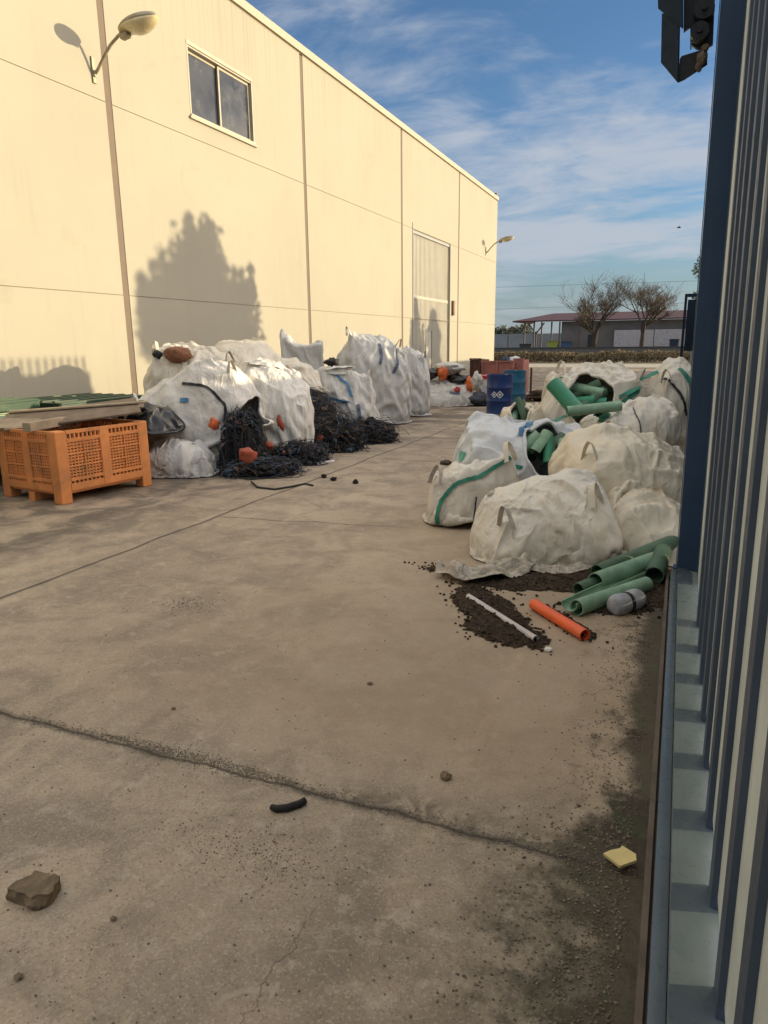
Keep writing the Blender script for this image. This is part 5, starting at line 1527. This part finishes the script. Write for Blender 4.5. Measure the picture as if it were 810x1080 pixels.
q = MB(); q.lump((0, 0, .40), (.42, .52, .24), 5, .25, 4, 2.5); o = q.build('dark_waste', simple('dark_waste', (.06, .04, .035), .9, .6, 9), None, loc=(-6.22, 5.98, 0)); tag(o, 'dark waste filling the orange pallet box under the boards', 'waste')
M_board = simple('weathered_board', (.17, .13, .092), .85, .3, 5, dirt=(.16, .12, .08), bump=.3)
M_wood = simple('pale_raw_wood', (.30, .24, .165), .85, .25, 8)
def board(label, a, b, wdt, th, mat, roll=0.0, name='board', cat='board'):
    a = Vector(a); b = Vector(b); d = b - a; m = (a + b) / 2
    q = MB(); q.box((0, 0, 0), (d.length, wdt, th), bevel=.004)
    o = q.build(name, mat, None, loc=m)
    o.rotation_euler = (d.to_track_quat('X', 'Z') @ Matrix.Rotation(roll, 4, 'X').to_quaternion()).to_euler()
    return tag(o, label, cat)
board('wide weathered board laid across the orange box and rising to the right', (-6.75, 5.55, .80), (-5.78, 6.55, .93), .52, .022, M_board, R_(14))
board('thin pale lath on top of the wide board', (-6.9, 5.75, .90), (-5.70, 6.62, .965), .06, .02, M_wood, R_(8))
board('square wooden beam end sticking out of the box over its front side', (-6.15, 5.30, .80), (-6.30, 6.0, .80), .09, .09, M_wood, 0, 'wooden_beam', 'beam')
board('grey broken board at the far left on the orange box', (-7.05, 5.35, .80), (-6.35, 5.62, .79), .2, .03, M_wood, R_(25))
board('brown panel sheet behind the wide board', (-6.9, 6.1, .84), (-6.0, 6.9, .90), .35, .02, M_board, R_(5))
M_bag = simple('black_bin_liner', (.010, .010, .011), .22, .3, 4, bump=.7, bscale=12, spec=.6)
for k, (p, s) in enumerate((((-6.75, 6.95, .80), (.38, .30, .24)), ((-6.28, 7.15, .82), (.42, .30, .26)), ((-7.3, 6.7, .75), (.3, .25, .28)))):
    V, F_ = sack_mesh(dict(size=(s[0] * 2, s[1] * 2, s[2] * 1.6), p=2.4, taper=.2), 70 + k, n=10, excess=(.22, .22, .22), lumpy=.05, it1=90, it2=50, bend=.08, grav=.0003)
    o = from_np('bin_liner', V, F_, M_bag, None, (p[0], p[1], p[2] - .28)); add_sub(o); tag(o, 'shiny black bin liner behind the orange box, ' + ('in the middle', 'nearest the leaning sack', 'farthest left')[k], 'bin bag', 'black bin liners')
# dark green trays stacked against the wall behind the box
M_tray = simple('dark_green_plastic', (.022, .055, .034), .45, .2, 4, dirt=(.12, .16, .09))
M_trayp = simple('pale_green_plastic', (.25, .34, .24), .5, .12, 4, dirt=(.3, .35, .24))
def tray(loc, rz, label, mat, sz=(1.25, 1.0, .15)):
    o = thing('plastic_tray', label, 'tray', loc, rz, 'plastic trays stacked behind the orange box')
    x, y, h = sz[0] / 2, sz[1] / 2, sz[2]
    q = MB(); q.span((-x, -y, h - .025), (x, y, h), bevel=.006)
    for k in range(5): q.span((-x + .05, -y + .12 + k * (2 * y - .28) / 4, h + .0005), (x - .05, -y + .17 + k * (2 * y - .28) / 4, h + .014))
    q.build('deck', mat, o)
    q = MB()
    q.span((-x, -y, h - .11), (x, -y + .02, h - .0255)); q.span((-x, y - .02, h - .11), (x, y, h - .0255)); q.span((-x, -y + .0205, h - .11), (-x + .02, y - .0205, h - .0255)); q.span((x - .02, -y + .0205, h - .11), (x, y - .0205, h - .0255))
    q.build('rim', mat, o)
    for a in (-x + .05, 0, x - .05):
        for b_ in (-y + .05, 0, y - .05):
            MB().span((a - .045, b_ - .029, 0), (a + .045, b_ + .029, h - .1105)).build('foot', mat, o)
    return o
def big_tray_stack():
    tops = ['pale green plastic tray at the bottom of the stack behind the box', 'dark green plastic tray second from the bottom behind the box', 'pale green plastic tray in the middle of the stack behind the box', 'dark green plastic tray under the top one behind the box', 'green plastic tray on top of the stack behind the box']
    for k in range(5):
        tray((-7.62 + (.03, -.02, .02, -.03, .05)[k], 7.35 + (.02, -.03, .0, .03, -.02)[k], .0 + k * .185), R_(90 + (2, -3, 1, 4, -2)[k]), tops[k], (M_trayp, M_tray, M_trayp, M_tray, M_tray)[k], (1.5, 1.15, .185))
big_tray_stack()
tray((-7.75, 5.7, .62), R_(84), 'pale green ribbed tray lying at the far left edge', M_trayp, (1.4, 1.1, .2))
tray((-7.75, 5.75, .825), R_(95), 'dark green tray lid lying at the far left edge', M_tray, (1.4, 1.1, .16))
o = thing('pallet_stand', 'dark pallet frame carrying the trays at the far left edge', 'pallet', (-7.75, 5.7, 0)); 
q = MB(); 
for yy in (-.6, 0, .6): q.span((-.5, yy - .05, 0), (.5, yy + .05, .5))
q.span((-.55, -.7, .501), (.55, .7, .619)); q.build('frame', M_tray, o)

# ------------------------------------------------------------------ drums and the clutter at the far end of the yard
def drum(loc, col, label, name_mat, lab=False, rz=0):
    o = thing('oil_drum', label, 'drum', loc, rz, 'blue steel drums at the end of the yard')
    m = simple(name_mat, col, .38, .12, 4, dirt=tuple(c * .5 + .03 for c in col), dirt_amt=.5)
    r = .29; H = .88; prof = [(r - .008, 0), (r + .006, .004), (r + .006, .02), (r, .03)]
    for zc in (.29, .585): prof += [(r, zc - .03), (r + .013, zc - .008), (r + .013, zc + .008), (r, zc + .03)]
    prof += [(r, H - .05), (r + .008, H - .02), (r + .008, H), (r - .012, H), (r - .014, H - .02)]
    MB().lathe(prof, 36).build('drum_body', m, o, angle=40)
    q = MB(); q.lathe([(.035, H - .018), (.035, H - .004), (.02, H - .002)], 12, (.15, .08, 0)); q.build('bung', M_frame_grey, o)
    if lab:
        mw = simple('white_label', (.75, .75, .72), .5, .05)
        for (an, sz_) in ((R_(-112), .075), (R_(-87), .085)):
            q = MB()
            def pt(u, v): 
                a = an + u / r; return (math.cos(a) * (r + .003), math.sin(a) * (r + .003), .44 + v)
            n = 6; ring = []
            for s_ in range(4):
                c0_, c1_ = [((0, -sz_), (sz_, 0)), ((sz_, 0), (0, sz_)), ((0, sz_), (-sz_, 0)), ((-sz_, 0), (0, -sz_))][s_]
                for k in range(n): ring.append((c0_[0] + (c1_[0] - c0_[0]) * k / n, c0_[1] + (c1_[1] - c0_[1]) * k / n))
            inner = [(u * .72, v * .72) for u, v in ring]
            A = [q.bm.verts.new(pt(*p)) for p in ring]; B_ = [q.bm.verts.new(pt(*p)) for p in inner]
            for k in range(len(A)): q.bm.faces.new((A[k], A[(k + 1) % len(A)], B_[(k + 1) % len(A)], B_[k]))
            # small solid mark in the middle of the hazard diamond
            q.bm.faces.new([q.bm.verts.new(pt(u * .35, v * .35)) for u, v in ring])
            q.build('hazard_label', mw, o)
    return o
c = gp(523, 437); drum((c.x, c.y + .3, 0), (.012, .035, .13), 'dark blue steel drum with white hazard diamonds, the nearer one', 'dark_blue_drum_paint', True, .2)
c = gp(540, 428); drum((c.x - .02, c.y + .3, 0), (.02, .12, .20), 'lighter teal blue drum standing behind the dark blue one', 'teal_drum_paint', False, 1.1)
M_pinkmetal = simple('faded_red_sheet', (.34, .13, .105), .7, .2, 4, dirt=(.18, .09, .07))
M_maroon = simple('dark_rust_sheet', (.085, .04, .03), .8, .25, 4)
def skip(label, x0, x1, y, dpt, z0, z1, mat, ribs, name, cat):
    o = thing(name, label, cat, ((x0 + x1) / 2, y, 0)); w = (x1 - x0) / 2
    q = MB(); q.span((-w, 0, z0), (w, .02, z1)); q.span((-w, dpt - .02, z0), (w, dpt, z1)); q.span((-w, .0205, z0), (-w + .02, dpt - .0205, z1)); q.span((w - .02, .0205, z0), (w, dpt - .0205, z1)); q.span((-w + .021, .021, z0), (w - .021, dpt - .021, z0 + .03))
    q.build('body', mat, o)
    for k in range(ribs):
        xx = -w + .03 + (2 * w - .06) * k / max(1, ribs - 1); MB().span((xx - .025, -.03, z0), (xx + .025, -.001, z1 + .01)).build('rib', mat, o)
    MB().span((-w - .01, -.035, z1 + .011), (w + .01, .03, z1 + .05)).build('rim', mat, o)
    return o
a, b = at(508, 391, 20.5), at(541, 391, 20.5); skip('pinkish red metal container standing behind the drums', a.x, b.x, 20.5, 1.0, .12, 1.02, M_pinkmetal, 3, 'metal_container', 'container')
a, b = at(495.5, 391, 20.9), at(507, 391, 20.9); skip('dark rusty container left of the pinkish red one', a.x, b.x, 20.9, 1.0, .12, 1.08, M_maroon, 2, 'metal_container', 'container')
a, b = at(541.5, 391, 20.8), at(552, 391, 20.8); skip('ribbed faded red crate right of the pinkish container', a.x, b.x, 20.8, .8, .12, 1.08, simple('pale_red_sheet', (.40, .17, .14), .7), 5, 'ribbed_crate', 'crate')
rag('white plastic bundle on top of the ribbed red crate', at(543, 381, 21.2), (.18, .12, .14), 21, simple('white_film', (.65, .66, .70), .4), 'bundle', 'white_bundle')
rag('dark blue bag on top of the red container', at(533, 382, 21.1), (.12, .12, .20), 22, simple('navy_bag', (.02, .03, .07), .5), 'bag', 'navy_bag')
a = gp(503, 432); o = thing('plastic_bucket', 'white bucket with a red lid beside the dark blue drum', 'bucket', (a.x - .05, a.y + 1.4, 0))
MB().lathe([(.20, 0), (.24, .60), (.25, .66), (.235, .68)], 24).build('bucket_body', simple('white_bucket', (.7, .71, .72), .4), o, angle=40); MB().lathe([(.27, .681), (.28, .72), (.27, .76), (.1, .78)], 24).build('lid', simple('red_lid', (.45, .02, .03), .4), o, angle=40)
rag('orange cloth lump on the slumped sack', hit(467, 394, 17.7), (.13, .10, .17), 31, M_orange, 'cloth', 'orange_cloth')
rag('orange plastic strip hanging by the drum on the slumped sack', hit(495, 407, 17.4), (.11, .08, .22), 32, M_orange, 'plastic', 'orange_plastic')
rag('small red scrap on the slumped sack', hit(482, 411, 17.3), (.08, .06, .08), 33, simple('red_scrap', (.42, .05, .05), .6), 'scrap', 'red_scrap')
rag('black film heap on the left of the slumped sack', (-6.0, 17.7, .80), (.20, .18, .14), 34, M_bag, 'film', 'black_film')
rag('black film under the white film on the slumped sack', hit(482, 400, 17.8), (.38, .2, .14), 35, M_bag, 'film', 'black_film')
rag('crumpled white film on top of the slumped sack', hit(474, 388, 17.95), (.36, .24, .14), 36, M_s1, 'film', 'white_film')
rag('white film hanging on the right of the slumped sack', at(503, 402, 17.35), (.13, .10, .22), 37, M_s1, 'film', 'white_film')
rag('dark rubbish on the ground between the slumped sack and the drum', (*gp(499, 428)[:2], .15), (.50, .22, .22), 38, simple('dark_rubbish', (.05, .055, .07), .6, .6, 8), 'rubbish', 'rubbish_heap')
rag('grey crumpled sheet on the ground left of the drum', (*gp(490, 427)[:2], .12), (.28, .16, .16), 39, M_s3, 'sheet', 'grey_sheet')
b = at(560.5, 388, 20.0); tag(MB().tube([(b.x, 20, 0), (b.x, 20, b.z)], .03, 8).build('steel_post', M_maroon, None), 'thin rusty post standing right of the drums', 'post')
c = gp(568, 425); o = thing('wooden_pallet', 'broken dark pallet lying right of the teal drum', 'pallet', (c.x + .1, c.y + .8, 0), .2)
for k in range(4): MB().span((-.6, -.4 + k * .24, .10), (.6, -.25 + k * .24, .13)).build('slat', M_maroon, o)
for k in range(3): MB().span((-.6 + k * .55, -.4, 0), (-.5 + k * .55, .47, .099)).build('bearer', M_maroon, o)
rag('dark debris heap right of the drums', (c.x + .1, c.y + .6, .16), (.5, .2, .16), 51, simple('dark_debris', (.06, .04, .03), .9, .6, 9), 'debris', 'debris_heap')
# ------------------------------------------------------------------ far side: trees, hedge, shed, wires
M_bark = simple('grey_brown_bark', (.075, .06, .048), .95, .3, 4)
M_twig = simple('warm_twigs', (.13, .105, .08), .9, .3, 2)
def leaf_mat(name, a, b):
    t = NT(name); oi = t.noise(t.geo(), 2.2, 3)
    return t.out(t.ramp(oi, [(.3, a), (.7, b)]), .7, None, 0, .2)
M_leaf = leaf_mat('dark_evergreen_leaf', (.025, .045, .02), (.07, .095, .04))
M_dry = leaf_mat('dry_hedge_leaf', (.085, .065, .036), (.155, .12, .065))
M_fargreen = leaf_mat('far_tree_leaf', (.05, .065, .04), (.10, .10, .065))
def bare_tree(loc, h, spread, seed, label):
    root = thing('bare_tree', label, 'tree', loc, 0, 'leafless trees in front of the shed')
    rng = random.Random(seed); tr = MB(); tw = MB()
    def grow(p, d, L, r, lv):
        pts = [p]; q = p.copy(); dd = d.copy(); m = 5 if lv < 3 else 3
        for k in range(m):
            dd = (dd + Vector((rng.uniform(-1, 1), rng.uniform(-1, 1), rng.uniform(-.5, .9))) * (.16 if lv < 3 else .25)).normalized()
            q = q + dd * L / m; pts.append(q)
        r1 = max(.010, r * .62)
        (tr if lv < 3 else tw).tube(pts, [r + (r1 - r) * k / m for k in range(m + 1)], 6 if lv < 2 else (4 if lv < 4 else 3), False)
        if lv >= 6: return
        n = (5, 4, 4, 3, 3, 3)[lv]
        for k in range(n):
            f = rng.uniform(.35, 1) if lv else rng.uniform(.6, 1.0)
            b = pts[min(int(f * m), m)]
            th = rng.uniform(0, 2 * PI); out = Vector((math.cos(th) * spread, math.sin(th) * spread, rng.uniform(-.05, .7)))
            nd = (dd * .75 + out * rng.uniform(.45, 1.15)).normalized()
            grow(b, nd, L * rng.uniform(.52, .92), max(.010, r1 * rng.uniform(.55, .8)), lv + 1)
    grow(Vector((0, 0, 0)), Vector((rng.uniform(-.1, .1), 0, 1)), h * .27, h * .026, 0)
    tr.build('trunk', M_bark, root, smooth=True); tw.build('crown', M_twig, root)
bare_tree((-9.3, 86, 0), 13.6, 1.0, 3, 'left leafless tree with a spreading crown in front of the shed roof')
bare_tree((-4.3, 88, 0), 14.0, 1.15, 11, 'right leafless tree with wide low branches near the gate post')
def leafy(loc, h, r, seed, label, n=2600, ls=.12, mat=None, group=None, conic=False, ncl=34, bz=.22, plumes=0):
    root = thing('evergreen_tree', label, 'tree', loc, 0, group)
    rng = random.Random(seed); tr = MB(); tr.tube([(0, 0, 0), (.05, 0, h * .4), (0, .05, h * .85)], [.13, .10, .03], 8)
    cl = []
    for k in range(ncl):
        t_ = rng.random() ** .8; z_ = h * (bz + (1 - bz) * t_)
        rr = r * ((1 - t_) ** .7 * 1.1 if conic else math.sin(PI * (.18 + .8 * t_)) ** .8)
        th = rng.uniform(0, 2 * PI); q = rr * math.sqrt(rng.random())
        c = Vector((math.cos(th) * q, math.sin(th) * q, z_)); cl.append((c, r * rng.uniform(.18, .36)))
        tr.tube([(0, 0, z_ * .8), c * .6 + Vector((0, 0, z_ * .32)), c], [.04, .025, .01], 5, False)
    for k in range(plumes):
        th = rng.uniform(0, 2 * PI); q = r * math.sqrt(rng.random()) * .95; tz = h * (1.04 - .24 * (q / r) ** 1.6) * rng.uniform(.86, 1.04)
        for j in range(5): cl.append((Vector((math.cos(th) * q, math.sin(th) * q, tz - j * .28)), .06 + .07 * j))
    tr.build('trunk', M_bark, root)
    lf = MB()
    for k in range(n):
        c, cr = rng.choice(cl); d = Vector((rng.gauss(0, 1), rng.gauss(0, 1), rng.gauss(0, 1))).normalized() * cr * rng.random() ** .4
        p = c + d; s = ls * rng.uniform(.6, 1.3); u = Vector((rng.gauss(0, 1), rng.gauss(0, 1), rng.gauss(0, 1))).normalized(); w = u.orthogonal().normalized()
        a = [lf.bm.verts.new(p + u * s), lf.bm.verts.new(p + w * s * .45), lf.bm.verts.new(p - u * s), lf.bm.verts.new(p - w * s * .45)]
        lf.bm.faces.new(a)
    lf.build('crown', mat or M_leaf, root, normals=False)
    return root
GT = 'evergreen trees standing behind the fence'
leafy((2.6, 19.0, 0), 5.85, 1.95, 21, 'broad evergreen behind the fence whose shadow falls on the cream wall', 9000, .17, group=GT, bz=.06, ncl=80, plumes=26)
leafy((2.6, 32.4, 0), 5.0, 1.0, 22, 'narrow evergreen behind the fence, nearer of the two shading the warehouse door', 6000, .15, group=GT, conic=True, bz=.05, ncl=60, plumes=8)
leafy((2.6, 34.6, 0), 4.6, 1.2, 23, 'rounded evergreen behind the fence, farther of the two shading the warehouse door', 6000, .15, group=GT, bz=.05, ncl=60)
leafy((1.75, 56, 0), 8.8, 1.7, 24, 'dark evergreen showing its edge beside the blue gate post', 2800, .10, group=GT, bz=.25)
# dry hedge and low wall
hd = MB(); rng = random.Random(9)
for k in range(15000):
    x = rng.uniform(-24, 6); hmax = .75 + .35 * mnoise.noise(Vector((x * .35, 2, 0))) + .15 * mnoise.noise(Vector((x * 1.5, 7, 0)))
    z_ = hmax * rng.random() ** .7; y = 58 + rng.gauss(0, .5); s = rng.uniform(.05, .13)
    u = Vector((rng.gauss(0, 1), rng.gauss(0, .6), rng.gauss(0, 1.2))).normalized(); w = u.orthogonal().normalized(); p = Vector((x, y, max(.02, z_)))
    hd.bm.faces.new([hd.bm.verts.new(p + u * s), hd.bm.verts.new(p + w * s * .5), hd.bm.verts.new(p - u * s), hd.bm.verts.new(p - w * s * .5)])
tag(hd.build('dry_hedge', M_dry, None, normals=False), 'long dry brown hedge of scrub across the end of the yard', 'hedge')
o = thing('low_wall', 'low dark wall running behind the dry hedge', 'wall', (0, 62, 0))
MB().span((-40, 0, 0), (8, .2, 1.0)).build('wall', simple('grey_wall_block', (.16, .15, .135), .9, .2, 1.5), o)
MB().span((-40, -.04, 1.001), (8, .24, 1.10)).build('wall_coping', simple('dark_coping', (.07, .07, .075), .9), o)
# shed
M_roof = simple('dark_red_roof_sheet', (.075, .030, .032), .7, .1, .5)
M_shedwall = simple('blue_grey_shed_wall', (.26, .28, .30), .9, .15, .4)
M_shedbrown = simple('grey_brown_shed_wall', (.17, .15, .135), .9, .2, .5)
sh = thing('open_shed', 'long open fronted shed with a dark red roof beyond the trees', 'shed', (0, 100, 0))
q = MB(); ev, rg = 4.15, 5.25
q.prism([(-21.6, -1.5, ev), (4, -1.5, ev), (4, 5, rg), (-17.2, 5, rg)], (0, 0, .16)); q.build('roof', M_roof, sh)
q = MB(); q.prism([(-21.6, 11.5, ev), (-21.6, -1.5, ev), (-17.2, 5, rg)], (0, 0, .16)); q.build('roof_hip', M_roof, sh)
for px in (553, 563, 571, 581.5, 590):
    x = at(px, 350, 99).x; MB().span((x - .09, -1, 0), (x + .09, -.8, ev - .02)).build('column', M_shedbrown, sh)
x = at(566, 350, 101).x; 
q = MB(); q.tube([(x, .5, 2.6), (x + 1.1, .5, 4.05)], .10, 6); q.tube([(x, .5, 2.6), (x - 1.1, .5, 4.05)], .10, 6); q.tube([(x, .5, 0), (x, .5, 2.6)], .12, 6); q.build('brace', M_shedbrown, sh)
x0 = at(592, 350, 99).x
q = MB(); q.span((x0, -.9, 0), (4, -.7, ev - .02)); q.build('front_wall', M_shedbrown, sh)
q = MB(); q.span((at(648, 350, 98.5).x, -1.45, .2), (3, -1.32, 2.9)); q.build('white_screen', simple('pale_wall', (.45, .42, .42), .9), sh)
q = MB(); q.span((at(620, 350, 98.5).x, -1.05, .0), (at(628, 350, 98.5).x, -.91, 2.4)); q.build('doorway', simple('opening_shade', (.04, .04, .04), .9), sh)  # dark slab on the wall, its colour stands in for the shaded opening
o = thing('far_wall', 'blue grey wall behind the open bays of the shed', 'wall', (0, 112, 0)); MB().span((-60, 0, 0), (-14, .4, 2.75)).build('wall', M_shedwall, o)
def con(label, px0, px1, y, z1, col):
    a, b = at(px0, 360, y).x, at(px1, 360, y).x; o = thing('waste_container', label, 'container', ((a + b) / 2, y, 0)); w = (b - a) / 2
    q = MB(); q.prism([(-w * .85, 0, .15), (w * .85, 0, .15), (w, 0, z1), (-w, 0, z1)], (0, 1.2, 0)); q.build('body', simple('container_' + label.split()[0], col, .6), o); MB().span((-w - .03, -.05, z1 + .001), (w + .03, 1.25, z1 + .1)).build('lid', simple('lid_' + label.split()[0], tuple(c * .6 for c in col), .6), o)
con('yellow green waste container standing at the shed', 577, 588, 97, 1.55, (.30, .32, .06))
con('blue waste container standing at the shed', 592, 602, 97, 1.45, (.05, .09, .17))
con('dark machine shaped bin at the left end of the shed', 548, 560, 97, 1.2, (.05, .05, .05))
con('dark blue container under the right branches by the gate post', 706, 716, 96, 1.6, (.02, .03, .06))
for k, px in enumerate((536, 611, 690)):
    x = at(px, 350, 95).x; tag(MB().tube([(x, 95, 0), (x, 95, (3.4, 3.0, 3.2)[k])], .06, 6).build('pole', M_bark, None), 'thin pole in front of the shed, ' + ('left of its open bays', 'between the two leafless trees', 'near the blue gate post')[k], 'pole')
for k, (px, h, r) in enumerate(((529, 4.6, 3.2), (541, 4.4, 3.0), (552, 4.9, 3.2), (516, 4.5, 3.4))):
    p = at(px, 355, 160); t_ = leafy((p.x, 160, 0), h, r, 60 + k, 'far small tree on the horizon, ' + ('second from the warehouse corner', 'third from the warehouse corner', 'nearest the shed roof', 'half hidden by the warehouse corner')[k], 900, .32, M_fargreen, 'small trees on the horizon', bz=.1)
for px, py0, py1, lab in ((525, 303, 296, 'upper thin overhead wire crossing the sky'), (525, 326, 319, 'lower thin overhead wire crossing the sky')):
    a = at(px, py0, 60); b = at(740, py1, 60); d = b - a; a2 = a - d * 1.2; b2 = b + d * 2.2
    pts = [a2.lerp(b2, k / 24) for k in range(25)]
    tag(MB().tube(pts, .009, 5, False).build('overhead_wire', M_black, None), lab, 'wire', 'overhead wires')
b = at(716, 240, 60); o = MB()
o.lump((0, 0, 0), (.16, .05, .05), 2, .1, 2)
o.prism([(-.02, .02, .02), (.08, .02, .02), (.02, .30, .12)], (0, 0, .01)); o.prism([(-.02, -.02, .02), (.08, -.02, .02), (.02, -.30, .10)], (0, 0, .01))
tag(o.build('bird', simple('dark_bird', (.05, .045, .05), .8), None, loc=b), 'tiny dark bird flying high left of the gate post', 'bird')
